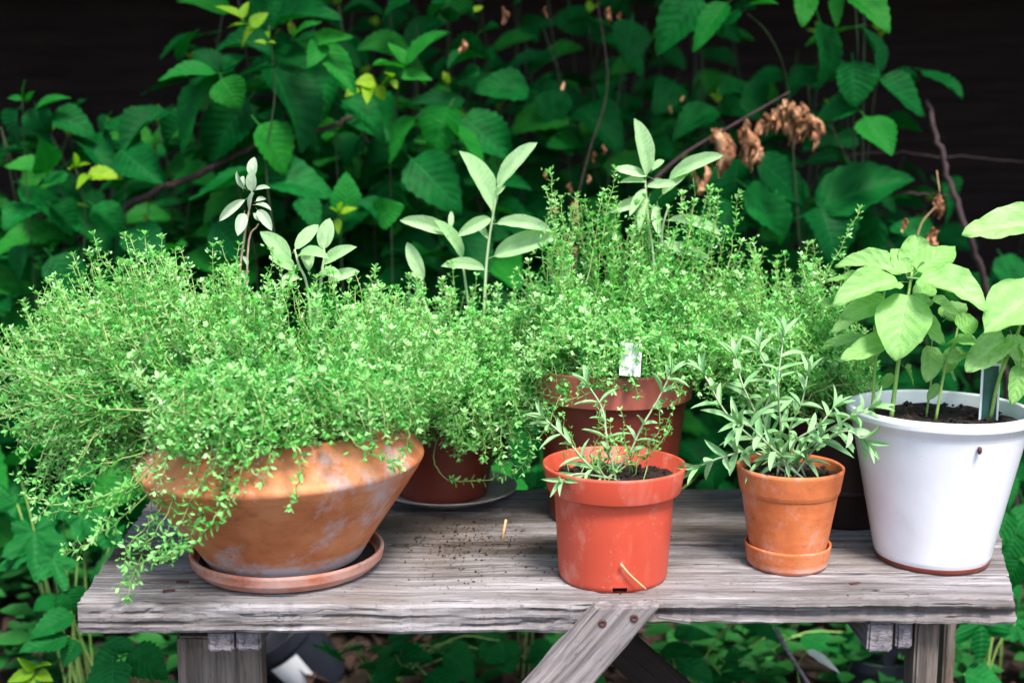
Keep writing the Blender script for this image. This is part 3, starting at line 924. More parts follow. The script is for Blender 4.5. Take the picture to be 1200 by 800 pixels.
# large rose-brown pot in the back row
CB = Vector((W(716, 500, .36).x, .36, T))
zr = W(716, 428, .36).z - T
t_c, _ = pot('large_pot', 'large rose-brown plastic pot with broad rim behind the red pot', 'pot', CB,
    [(.086, .0), (.089, .004), (.108, zr - .042), (.1145, zr - .041), (.1175, zr - .004), (.118, zr), (.113, zr), (.104, zr - .045), (.095, zr - .07)], M['brown_plastic'], .111, zr - .02, 41)
rim_v, rim_f = lathe([(.1085, zr - .0425), (.1150, zr - .0425), (.1185, zr - .006), (.1195, zr + .001), (.1175, zr + .003), (.113, zr + .002), (.111, zr - .03)], 72, .004, 41)
o = mesh_obj('rim', rim_v, rim_f[:-1], M['rose_plastic'], t_c, Matrix.Translation(CB))
# dark pot between the small terracotta pot and the white pot
DB = Vector((W(985, 560, .36).x, .36, T))
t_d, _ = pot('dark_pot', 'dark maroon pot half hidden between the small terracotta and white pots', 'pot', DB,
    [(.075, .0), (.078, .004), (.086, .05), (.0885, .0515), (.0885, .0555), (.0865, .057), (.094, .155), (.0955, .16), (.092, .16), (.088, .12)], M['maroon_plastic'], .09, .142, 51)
# red plastic pot in front
RB = place(718, 695, .066)
rseg = 72
def red_skip(j, k):
    return j in (0, 1) and abs(((k + .5) / rseg) * 360 - 271) < 8.5
rz = W(719, 542, RB.y).z - T
red_prof = [(.0655, .0), (.0672, .0045), (.0680, .0075), (.0741, rz - .0345), (.0743, rz - .0332), (.0746, rz - .0325), (.0756, rz - .0325), (.0812, rz - .0325), (.0822, rz - .0322), (.0826, rz - .031), (.0884, rz - .003), (.0885, rz), (.0868, rz + .0006), (.0855, rz - .001), (.0795, rz - .03), (.0715, rz - .036), (.0640, .012), (.02, .010), (.0, .010)]
t_red, red_body = pot('red_pot', 'bright red plastic pot with notched base at the table front', 'pot', RB, red_prof, M['red_plastic'], .0815, rz - .021, 61, rseg, .002, red_skip, crumbs=140)
# small terracotta pot in a tight clay saucer
SB = place(922, 677, .054)
t_ss = thing('small_saucer', 'tight terracotta cup saucer under the small terracotta pot', 'saucer', SB)
vs, fs = lathe([(.047, .0), (.0505, .004), (.0528, .016), (.0545, .0275), (.0545, .030), (.053, .0305), (.0515, .029), (.049, .012), (.0, .010)], 64, .006, 8)
mesh_obj('dish', vs, fs, M['terracotta_small'], t_ss, Matrix.Translation(SB))
sz_ = W(922, 545, SB.y).z - T
SB2 = SB + Vector((0, 0, .0105))
h = sz_ - .0105
t_small, _ = pot('small_terracotta_pot', 'small orange terracotta pot with scuffed rim beside the white pot', 'pot', SB2,
    [(.044, .0), (.0465, .003), (.0515, .03), (.0605, h - .034), (.0615, h - .033), (.0632, h - .028), (.0675, h - .003), (.0673, h), (.0655, h + .0012), (.0635, h - .001), (.059, h - .03), (.055, h - .05)], M['terracotta_small'], .0625, h - .012, 71, 64, .006)
# white glazed pot
WB = place(1091, 675, .071)
wz = W(1092, 475, WB.y).z - T
t_white, white_body = pot('white_pot', 'white glazed flared pot with brown foot at the right table end', 'pot', WB,
    [(.068, .0), (.0705, .0025), (.0712, .0075), (.0735, .013), (.0915, wz * .5), (.107, wz - .026), (.1085, wz - .022), (.1115, wz - .017), (.1148, wz - .012), (.1155, wz - .006), (.1142, wz - .0012), (.111, wz), (.1075, wz - .002), (.106, wz - .012), (.102, wz - .04), (.09, wz - .08)], M['glaze'], .1035, wz - .019, 81, 96, .003, crumbs=160)
vs, fs = lathe([(.0685, .0005), (.0713, .0025), (.0722, .0065), (.0718, .0078)], 96, .003, 81)
mesh_obj('foot_ring', vs, fs[:-1], M['brown_plastic'], t_white, Matrix.Translation(WB))
vs, fs = lathe([(.0, -.006), (.0022, -.004), (.003, .0), (.0022, .003), (.0, .0042)], 10)
dp = WB + Vector((.012, -.1085, wz - .032))
mesh_obj('clay_drip', vs, fs, M['rust'], t_white, Matrix.Translation(dp))

# ------------------------------------------------------------------ thyme
def soil_point(c, r, z, rng):
    a, q = rng.uniform(0, 6.28), math.sqrt(rng.random()) * r
    return Vector((c.x + q * math.cos(a), c.y + q * math.sin(a), c.z + z))
def thyme(label, c, sr, sz, lobes, trails, seed, nsprig=40, tone=.45, size=.0124, group='thyme plants', spikes=()):
    rng = random.Random(seed)
    t = thing('thyme_plant', label, 'herb', c + Vector((0, 0, sz)), group)
    mass = Mass()
    singles = []
    for (px, py, y, rx, ry, rd, nn, kind) in lobes:
        s = mpp(y)
        ctr = W(px, py, y)
        for _ in range(nn):
            while True:
                q = Vector((rng.uniform(-1, 1), rng.uniform(-1, 1), rng.uniform(-1, 1)))
                if .12 < q.length < 1: break
            q = q * (q.length ** -.45)            # towards the shell
            tip = ctr + Vector((q.x * rx * s, q.y * rd, q.z * ry * s * (rng.uniform(.75, 1.3) if kind == 'up' else 1))) + Vector((rng.gauss(0, .008), 0, 0))
            rim_c = Vector((c.x, c.y, tip.z))
            b = soil_point(c, sr * .92, sz, rng)
            b.x += (tip.x - c.x) * .18; b.y += (tip.y - c.y) * .1
            dd = Vector((b.x - c.x, b.y - c.y, 0))
            if dd.length > sr * .95: dd *= sr * .95 / dd.length; b.x, b.y = c.x + dd.x, c.y + dd.y
            Ld = (tip - b).length
            out = Vector((tip.x - b.x, tip.y - b.y, 0))
            if kind == 'up':
                p1 = b + Vector((0, 0, Ld * .3)) + out * .25
                p2 = tip - Vector((0, 0, Ld * rng.uniform(.2, .42))) - out * .08
            elif kind == 'side':
                p1 = b + Vector((0, 0, Ld * .45)) + out * .25
                p2 = tip - out * .22 - Vector((0, 0, Ld * rng.uniform(-.18, .2)))
            else:
                p1 = b + Vector((0, 0, max(.07, Ld * .4))) + out * .4
                p2 = tip + Vector((0, 0, Ld * .32)) - out * .02
            path = wiggle(bez(b, p1, p2, tip, 9), .0022, rng)
            # a sprig tall enough to stand out of the clump is a part of its own
            if kind != 'side' and len(singles) < nsprig and q.length > .93 and (q.y < .3) and rng.random() < .7:
                mm = Mass(); dress(mm, path, rng,   .35, .0092, size * 1.05, tone + .1, .4); singles.append(mm)
            else:
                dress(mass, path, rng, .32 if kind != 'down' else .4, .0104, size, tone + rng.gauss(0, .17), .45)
    for (px0, px1, y0, y1, py0, py1, nn) in spikes:       # single tall sprigs standing out of the clump
        for _ in range(nn):
            y = rng.uniform(y0, y1); px = rng.uniform(px0, px1); py = rng.uniform(py0, py1)
            tip = W(px, py, y)
            b = W(px + rng.gauss(0, 18), py + rng.uniform(90, 130), y + rng.gauss(0, .01))
            path = wiggle(bez(b, b.lerp(tip, .3) + Vector((rng.gauss(0, .012), 0, 0)), b.lerp(tip, .7) + Vector((rng.gauss(0, .008), 0, 0)), tip, 8), .0012, rng)
            mm = Mass(); dress(mm, path, rng, .2, .0105, size * 1.0, tone + .12, .35); singles.append(mm)
    for (pts, r0, start) in trails:
        path = wiggle(spline([W(*q) for q in pts], 6), .0012, rng)
        mm = Mass(); dress(mm, path, rng, start, .010, size * 1.1, tone + .05, .55, r0, .1); singles.append(mm)
    mass.build_two('leaf_mass', 'stem_mass', M['thyme'], M['thyme_stem'], t)
    for mm in singles:
        mm.build_one('sprig', M['thyme'], M['thyme_stem'], t)
    return t

bz = .148
thyme('huge bushy thyme spilling over the wide terracotta bowl to the left', BOWL, .15, bz, [
        (335, 420, .13, 210, 95, .17, 360, 'up'),
        (210, 385, .15, 150, 88, .15, 190, 'up'),
        (470, 420, .20, 90, 80, .12, 90, 'up'),
        (120, 440, .13, 125, 105, .14, 150, 'side'),
        (55, 480, .12, 85, 85, .10, 80, 'side'),
        (110, 545, .07, 100, 55, .08, 46, 'down'),
        (265, 508, -.035, 100, 32, .035, 95, 'down'),
        (410, 496, -.02, 90, 22, .03, 45, 'down'),
        (230, 540, -.02, 70, 45, .04, 34, 'down'),
        (160, 345, .17, 110, 62, .10, 90, 'up'),
        (70, 400, .15, 70, 60, .09, 50, 'up'),
    ], [
        ([(235, 500, .0), (262, 560, -.035), (248, 615, -.05), (205, 650, -.03), (160, 662, -.0), (140, 688, -.005)], .0016, .25),
        ([(220, 520, .02), (190, 545, .0), (140, 575, .0), (75, 592, .02), (30, 580, .03)], .0017, .3),
        ([(215, 540, .03), (170, 565, .03), (125, 590, .05), (60, 600, .06)], .0013, .35),
        ([(190, 560, .03), (150, 600, .02), (95, 640, .03), (80, 645, .03)], .0012, .3),
        ([(330, 510, -.04), (352, 530, -.062), (353, 560, -.066), (340, 592, -.06)], .0014, .1),
        ([(270, 500, -.03), (285, 525, -.058), (278, 570, -.064), (262, 600, -.062)], .0012, .15),
        ([(400, 500, -.03), (420, 522, -.05), (455, 540, -.03), (470, 545, -.01)], .001, .2),
        ([(240, 560, .0), (238, 600, -.02), (215, 640, -.02), (190, 655, .0)], .001, .2),
        ([(225, 545, .0), (205, 580, -.01), (185, 620, -.02), (165, 640, -.02)], .0011, .15),
        ([(250, 540, -.03), (225, 585, -.045), (200, 630, -.04), (178, 650, -.02)], .0012, .15),
        ([(200, 530, .02), (160, 560, .01), (130, 600, .0), (112, 628, .0)], .0012, .2),
        ([(170, 530, .03), (120, 545, .03), (75, 570, .03), (45, 605, .03)], .0012, .2),
        ([(195, 560, .03), (185, 600, .0), (150, 640, -.01), (148, 662, -.01)], .0010, .2),
        ([(480, 490, .02), (478, 520, .0), (462, 545, -.01)], .0010, .2),
        ([(310, 500, -.04), (318, 535, -.062), (308, 565, -.066)], .0010, .15),
        ([(215, 470, .0), (160, 480, .0), (90, 470, .02), (8, 420, .03)], .0016, .3),
        ([(180, 560, .03), (175, 610, .02), (165, 650, .01), (150, 700, -.02)], .001, .45),
    ], 101, 90, .5, spikes=[(20, 150, .10, .2, 330, 400, 9), (110, 330, .12, .24, 278, 330, 20), (330, 520, .12, .26, 310, 345, 12)])
thyme('low dense thyme growing in the brown-red pot on the grey plate', PB, .08, .105, [
        (545, 430, .36, 105, 85, .13, 170, 'up'),
        (570, 485, .30, 85, 55, .08, 100, 'down'),
        (630, 440, .34, 60, 60, .08, 50, 'side'),
        (500, 390, .38, 120, 60, .10, 110, 'up'),
        (620, 390, .37, 70, 60, .09, 60, 'up'),
    ], [
        ([(520, 500, .36), (508, 540, .33), (530, 562, .31), (575, 560, .31), (590, 545, .32)], .0012, .5),
        ([(590, 480, .34), (620, 510, .30), (612, 545, .29), (590, 560, .29)], .0011, .3),
    ], 202, 60, .52, spikes=[(470, 640, .33, .44, 300, 345, 9)])
thyme('tall upright thyme with thin spikes in the large rose-brown pot', CB, .108, zr - .02, [
        (745, 375, .35, 130, 70, .14, 230, 'up'),
        (660, 385, .36, 70, 60, .10, 60, 'side'),
        (750, 310, .37, 135, 75, .11, 120, 'up'),
        (700, 420, .25, 95, 34, .045, 90, 'down'),
        (740, 440, .225, 70, 22, .02, 22, 'down'),
        (800, 425, .27, 70, 34, .05, 40, 'down'),
        (760, 245, .38, 95, 45, .08, 14, 'up'),
    ], [
        ([(690, 430, .30), (665, 450, .26), (645, 490, .24), (628, 520, .23)], .0011, .2),
        ([(730, 430, .28), (700, 455, .24), (660, 470, .22)], .0010, .2),
        ([(790, 420, .28), (800, 450, .24), (780, 500, .22)], .0010, .2),
        ([(760, 420, .26), (775, 390, .24), (770, 350, .24)], .0012, .5),
        ([(660, 330, .36), (648, 260, .37), (646, 200, .38)], .0010, .35),
        ([(850, 330, .36), (860, 270, .37), (866, 228, .38)], .0010, .3),
    ], 303, 70, .52, spikes=[(640, 700, .3, .42, 215, 300, 7), (700, 880, .3, .42, 215, 290, 14)])
thyme('leafy green thyme behind the small terracotta pot', DB, .09, .142, [
        (905, 385, .36, 95, 75, .14, 150, 'up'),
        (950, 420, .34, 75, 70, .10, 80, 'side'),
        (880, 440, .28, 80, 50, .06, 60, 'down'),
        (910, 330, .38, 80, 45, .10, 40, 'up'),
    ], [
        ([(930, 430, .32), (965, 330, .34), (985, 290, .35), (1008, 245, .36)], .0012, .35),
        ([(930, 480, .26), (965, 455, .24), (1000, 450, .22), (1022, 452, .2)], .0014, .8),
    ], 404, 50, .5, spikes=[(860, 960, .32, .42, 270, 320, 8)])

# ------------------------------------------------------------------ sage
def sage(label, base, stems, leaves, kind, seed, r=.0024, mat='sage_stem'):
    rng = random.Random(seed)
    t = thing('sage_plant', label, 'herb', base, 'sage plants')
    for st in stems:
        pts = [base + Vector((rng.uniform(-.01, .01), rng.uniform(-.01, .01), 0))] + [W(*q) for q in st]
        put_tube('stem', spline(pts, 5), r, r * .55, M[mat], t, 6)
    for (bx, by, tx, ty, w, y, dt) in leaves:
        y2 = y + dt
        b, tip = W(bx, by, y), W(tx, ty, y2)
        up = Vector((rng.gauss(0, .3), -.75 + rng.gauss(0, .15), .6 + rng.gauss(0, .2)))
        put_leaf(kind, b, tip, w * mpp(y) * 1.12, t, up, 'leaf', rng)
    return t
y = .22
sage('thin grey sage with tiny leaves on a bare reddish stem', Vector((W(281, 420, y).x, y, BOWL.z + bz)),
     [[(281, 340, y), (286, 280, y), (294, 235, y), (296, 208, y)], [(290, 300, y + .01), (303, 262, y)]],
     [(296, 208, 297, 184, 11, y, .0), (295, 224, 295, 200, 11, y, -.01), (288, 221, 276, 202, 7, y, -.01), (299, 223, 317, 219, 6, y, .01),
      (287, 234, 256, 258, 10, y, -.01), (286, 250, 279, 274, 12, y, -.02), (299, 240, 318, 244, 8, y, .0), (302, 246, 318, 268, 11, y, -.015),
      (292, 248, 292, 226, 13, y, -.02), (300, 236, 312, 232, 6, y, .01), (285, 222, 284, 205, 6, y, .01), (297, 250, 306, 258, 7, y, .0),
      (284, 300, 291, 311, 5, y, 0), (282, 320, 292, 330, 5, y, 0)], 'sageg', 5, .0019, 'woody')
y = .26
sage('pale soft sage leaves rising out of the bowl thyme', Vector((W(360, 420, y).x, y, BOWL.z + bz)),
     [[(362, 350, y), (350, 310, y), (345, 292, y)], [(375, 340, y), (380, 300, y), (378, 285, y)]],
     [(338, 312, 309, 268, 20, y, .0), (346, 292, 372, 262, 15, y, .01), (378, 292, 386, 256, 17, y, .0), (350, 300, 380, 294, 17, y, -.03),
      (345, 316, 318, 300, 16, y, -.02), (380, 310, 412, 286, 15, y, -.01), (352, 326, 330, 330, 15, y, -.03), (372, 322, 398, 322, 16, y, -.03),
      (362, 318, 358, 288, 14, y, .03), (384, 330, 420, 316, 13, y, .0)], 'sage', 6)
y = .42
sage('tall sage with broad upright leaves behind the bowl', Vector((W(565, 420, y).x, y, PB.z + .105)),
     [[(568, 345, y), (572, 290, y), (579, 245, y), (584, 218, y)], [(548, 350, y), (542, 310, y), (534, 275, y)], [(500, 360, y), (495, 330, y)]],
     [(577, 248, 545, 174, 27, y, .0), (584, 220, 626, 164, 19, y, .0), (582, 262, 646, 266, 17, y, -.02), (579, 300, 652, 274, 23, y, -.02),
      (575, 256, 538, 274, 14, y, -.03), (532, 276, 470, 255, 17, y, -.01), (541, 304, 514, 256, 17, y, -.02), (528, 268, 529, 247, 6, y, .01),
      (496, 328, 477, 284, 15, y, .0), (568, 316, 520, 308, 15, y, -.03), (581, 228, 590, 218, 7, y, -.01), (572, 280, 556, 254, 8, y, .02)], 'sage', 7)
y = .40
sage('sage with curled pale leaves standing in the large rose-brown pot', Vector((W(762, 440, y).x, y, CB.z + zr - .02)),
     [[(766, 320, y), (760, 260, y), (756, 212, y)], [(775, 320, y), (776, 270, y), (784, 240, y)]],
     [(757, 206, 748, 138, 20, y, .0), (758, 206, 722, 196, 13, y, -.02), (784, 210, 846, 178, 17, y, -.01), (758, 218, 792, 214, 10, y, -.03),
      (783, 258, 846, 270, 15, y, -.02), (776, 228, 808, 198, 11, y, -.01), (757, 222, 738, 250, 10, y, -.03), (760, 232, 748, 270, 9, y, -.03),
      (772, 285, 832, 300, 13, y, -.03), (756, 236, 716, 246, 12, y, -.01), (770, 240, 772, 275, 10, y, -.04), (757, 214, 730, 210, 8, y, -.02),
      (766, 210, 782, 222, 8, y, .02), (764, 200, 778, 186, 8, y, .01)], 'sage', 8)

# ------------------------------------------------------------------ basil in the white pot
def basil():
    rng = random.Random(77)
    yb = WB.y - .01
    top = WB.z + wz - .02
    t = thing('basil_plant', 'light green broad-leaved basil in the white glazed pot', 'herb', Vector((WB.x, WB.y, top)))
    def stem(pts, r):
        put_tube('stem', spline([W(*q) for q in pts], 6), r, r * .6, M['green_stem'], t, 8)
    stem([(1044, 492, yb), (1052, 430, yb), (1062, 360, yb), (1069, 318, yb)], .0030)
    stem([(1022, 482, yb + .02), (1028, 400, yb + .02), (1036, 345, yb + .03), (1040, 318, yb + .03)], .0022)
    stem([(1096, 494, yb), (1108, 430, yb), (1120, 395, yb), (1124, 370, yb + .01)], .0020)
    stem([(1160, 492, yb + .01), (1172, 440, yb), (1196, 380, yb), (1214, 300, yb), (1228, 255, yb)], .0026)
    stem([(1085, 490, yb + .04), (1092, 440, yb + .04), (1096, 410, yb + .04)], .0015)
    Lf = [  # base, tip, width, depth at base, depth change to tip
        (1070, 320, 1074, 270, 38, .03, .02), (1076, 318, 1124, 284, 34, .01, .03), (1078, 326, 1159, 349, 52, -.01, -.05), (1062, 320, 1046, 286, 25, .02, .03),
        (1056, 318, 976, 300, 34, .02, .02), (1052, 330, 976, 346, 40, .0, -.04), (1064, 346, 1050, 418, 60, -.01, -.045), (1036, 352, 983, 372, 28, .02, -.02),
        (1044, 402, 982, 418, 30, .0, -.03), (1018, 396, 958, 408, 20, .03, .0), (1074, 372, 1112, 402, 34, .0, -.02), (1092, 352, 1128, 368, 20, .03, -.01),
        (1124, 385, 1146, 372, 30, .0, .0), (1110, 402, 1146, 398, 28, -.01, -.03), (1092, 406, 1087, 450, 25, .02, -.02), (1098, 420, 1126, 446, 22, .05, .02),
        (1222, 262, 1130, 268, 46, -.01, -.02), (1222, 340, 1156, 384, 66, -.01, -.05), (1178, 396, 1130, 434, 36, .0, -.04), (1172, 404, 1150, 390, 22, .02, .02),
        (1196, 430, 1188, 474, 24, .0, -.03), (1186, 392, 1196, 426, 24, .0, -.02), (1060, 360, 1096, 350, 26, .03, .02), (1046, 372, 1020, 392, 24, .04, .02),
        (1030, 320, 1006, 288, 26, .05, .05), (1118, 408, 1106, 440, 20, .04, .0), (1060, 430, 1074, 452, 20, .05, .01), (1200, 400, 1228, 430, 36, .0, -.02),
        (1040, 330, 1000, 326, 28, .06, .05), (1130, 400, 1160, 408, 24, .05, .04), (1068, 318, 1060, 300, 12, .0, .0), (1072, 318, 1084, 306, 12, .0, -.01),
        (1034, 340, 1010, 312, 24, .03, .01), (1030, 330, 962, 322, 26, .07, .05), (1024, 350, 952, 352, 26, .08, .05), (1022, 362, 968, 388, 24, .05, .0), (1058, 380, 1086, 400, 26, .03, .01),
        (1040, 388, 1012, 430, 22, .04, .0), (1070, 352, 1100, 332, 24, .06, .06), (1110, 372, 1136, 352, 22, .04, .03), (1122, 378, 1100, 356, 22, .05, .03), (1130, 412, 1110, 424, 18, .0, -.02),
        (1184, 372, 1160, 352, 24, .06, .05), (1196, 352, 1214, 320, 26, .03, .03), (1176, 420, 1148, 448, 20, .04, .01), (1190, 412, 1212, 452, 24, .02, .0), (1048, 440, 1030, 456, 14, .03, .0), (1100, 450, 1086, 470, 12, .02, .0)]
    for (bx, by, tx, ty, w, dy, dt) in Lf:
        b, tip = W(bx, by, yb + dy), W(tx, ty, yb + dy + dt)
        tip = b.lerp(tip, .93 if w < 44 else 1.0)
        up = Vector((rng.gauss(0, .2), -.62 + rng.gauss(0, .12), .75 + rng.gauss(0, .15)))
        put_leaf('basil', b, tip, w * mpp(yb) * 1.04, t, up, 'leaf', rng)
    return t
basil()
# plant label pushed into the white pot
lt = thing('plant_label', 'dark green plant label with white edges in the white pot', 'plant label', WB + Vector((0, 0, wz - .02)))
p = W(1160, 462, WB.y + .0)
mesh_obj('card', [(-.0125, 0, -.04), (.0125, 0, -.04), (.0125, 0, .04), (-.0125, 0, .04), (-.0125, .0012, -.04), (.0125, .0012, -.04), (.0125, .0012, .04), (-.0125, .0012, .04)],
         [(0, 1, 2, 3), (7, 6, 5, 4), (0, 4, 5, 1), (1, 5, 6, 2), (2, 6, 7, 3), (3, 7, 4, 0)], M['paper'], lt, Matrix.Translation(p), smooth=False)
mesh_obj('print', [(-.0095, -.0006, -.036), (.0095, -.0006, -.036), (.0095, -.0006, .037), (-.0095, -.0006, .037)], [(0, 1, 2, 3)], M['label_green'], lt, Matrix.Translation(p), smooth=False)
# white torn tag in the large pot
p = W(739, 421, CB.y - .128)
tg = box_mesh('plant_tag', .028, .0016, .044, M['tag'], .002, 3, 4, .0)
o = shared('plant_tag', tg, None, Matrix.Translation(p) @ Matrix.Rotation(rad(5), 4, 'Y') @ Matrix.Rotation(rad(-8), 4, 'X'))
tag(o, 'blank off-white plant tag stuck into the large rose-brown pot', 'plant tag')

# ------------------------------------------------------------------ lavender
def lavender(label, base_c, sr, stems, seed, leaf_len=.036, leaf_w=.0062, gap=.011, cat='herb', start=.2):
    rng = random.Random(seed)
    t = thing('lavender_plant', label, cat, base_c, 'lavender plants')
    for pts in stems:
        b = base_c + Vector((rng.uniform(-sr, sr), rng.uniform(-sr, sr), -.004))
        path = spline([b] + [W(*q) for q in pts], 7)
        put_tube('stem', path, .0017, .001, M['sage_stem'], t, 5)
        k = rng.random() * 3
        ln = [0]
        for i in range(1, len(path)): ln.append(ln[-1] + (path[i] - path[i - 1]).length)
        s, i = ln[-1] * start, 0
        while s < ln[-1] - .001:
            while ln[i + 1] < s: i += 1
            p = path[i].lerp(path[i + 1], (s - ln[i]) / max(1e-6, ln[i + 1] - ln[i]))
            d = (path[i + 1] - path[i]).normalized()
            x, _, z = frame_to(d)
            rel = s / ln[-1]
            for sg in (1, -1):
                a = k * math.pi / 2 + rng.gauss(0, .35)
                sd = (x * math.cos(a) + z * math.sin(a)) * sg
                l = leaf_len * rng.uniform(.65, 1.15) * (1 - .25 * rel)
                dr = (d * rng.uniform(.45, 1.1) + sd + Vector((0, 0, -.15))).normalized()
                put_leaf('lav', p, p + dr * l, leaf_w * rng.uniform(.8, 1.2), t, d + Vector((0, -.4, .4)), 'leaf', rng)
            k += 1
            s += gap * rng.uniform(.8, 1.25)
        for j in range(4):
            a = j * 1.57 + rng.random()
            x, _, z = frame_to(d)
            dr = (d * 1.5 + (x * math.cos(a) + z * math.sin(a)) * .7).normalized()
            put_leaf('lav', path[-1], path[-1] + dr * leaf_len * .7, leaf_w * .8, t, d + Vector((0, -.5, .2)), 'leaf', rng)
    return t
ys = SB.y
lavender('bushy lavender leaning out of the small terracotta pot', SB2 + Vector((0, 0, h - .012)), .03, [
    [(915, 510, ys), (912, 450, ys - .02), (918, 395, ys - .02)],
    [(890, 520, ys - .02), (852, 485, ys - .04), (826, 440, ys - .04)],
    [(885, 530, ys - .01), (848, 535, ys - .05), (822, 545, ys - .06)],
    [(900, 510, ys + .01), (872, 455, ys), (862, 420, ys)],
    [(950, 520, ys - .02), (985, 495, ys - .05), (1018, 478, ys - .07)],
    [(955, 525, ys - .02), (990, 505, ys - .07), (1012, 515, ys - .09)],
    [(925, 510, ys + .01), (940, 470, ys), (946, 440, ys)],
    [(905, 525, ys - .04), (880, 500, ys - .06), (868, 495, ys - .07)],
    [(930, 520, ys - .03), (958, 500, ys - .05), (975, 480, ys - .05)],
    [(895, 500, ys + .02), (905, 450, ys + .02), (890, 410, ys + .02)],
    ], 909, .044, .0080, .0185)
yr = RB.y
lavender('sparse spindly lavender seedlings in the red plastic pot', RB + Vector((0, 0, rz - .02)), .012, [
    [(712, 520, yr), (706, 480, yr), (690, 452, yr)],
    [(735, 535, yr), (752, 500, yr), (770, 470, yr), (785, 440, yr)],
    [(690, 545, yr - .02), (662, 512, yr - .02), (640, 492, yr - .02)],
    [(680, 555, yr - .03), (660, 562, yr - .06)],
    ], 910, .040, .0062, .020, start=.3)
seed_t = thyme('few thin thyme seedlings in the red plastic pot', RB, .06, rz - .02, [
    (720, 495, yr, 75, 38, .05, 13, 'up')], [], 505, 8, .5, .0092)

# ------------------------------------------------------------------ small bits on the table
def stick(name, label, cat, pts, r, mat):
    vs, fs = tube(pts, r, r * .7, 6)
    o = mesh_obj(name, vs, fs, mat)
    return tag(o, label, cat)
fy = RB.y - .0725
stick('straw', 'thin straw stalk leaning on the front of the red pot', 'straw', spline([W(727, 660, RB.y - .0745), W(738, 673, RB.y - .0735), W(757, 690, RB.y - .0700)], 4), .0016, M['straw'])
p = PT(588, 632)
stick('twig_stub', 'short brown twig stub standing on the planks behind the red pot', 'twig', [p + Vector((0, 0, -.003)), p + Vector((.003, .004, .012)), p + Vector((.006, .006, .027))], .0026, M['straw'])
for i, (px, py, ang, lab) in enumerate(((198, 693, .3, 'tiny brown bark flake nearer the front edge left of the saucer'), (214, 683, -.2, 'tiny brown bark flake nearer the terracotta saucer'), (1002, 684, .4, 'reddish bark flake on the planks before the white pot'))):
    q = PT(px, py)
    me = box_mesh('bark_flake', .014, .006, .0016, M['rust'], .0022, i + 40, 5, .0)
    tag(shared('bark_flake', me, None, Matrix.Translation(q + Vector((0, 0, .0014))) @ Matrix.Rotation(ang, 4, 'Z')), lab, 'bark flake')
vs, fs = [], []
rb = random.Random(8)
for _ in range(800):
    px, py = rb.gauss(545, 40), rb.gauss(632, 18)
    if rb.random() < .25: px, py = rb.uniform(460, 660), rb.uniform(610, 690)
    q = PT(px, py)
    if q.y < .01: continue
    crumb(vs, fs, q + Vector((0, 0, .0015)), rb.choice((.0006, .0008, .001, .0013, .002)) * rb.uniform(.7, 1.3), rb)
for _ in range(60):
    q = PT(rb.uniform(150, 1150), rb.uniform(620, 700))
    if q.y > .01: crumb(vs, fs, q + Vector((0, 0, .001)), rb.uniform(.0006, .0018), rb)
o = mesh_obj('soil_crumbs', vs, fs, [M['soil'], M['crumb']], smooth=False, midx=[(i // 8) % 3 % 2 for i in range(len(fs))])
tag(o, 'spilled soil crumbs strewn on the planks between the pots', 'soil', kind='stuff')

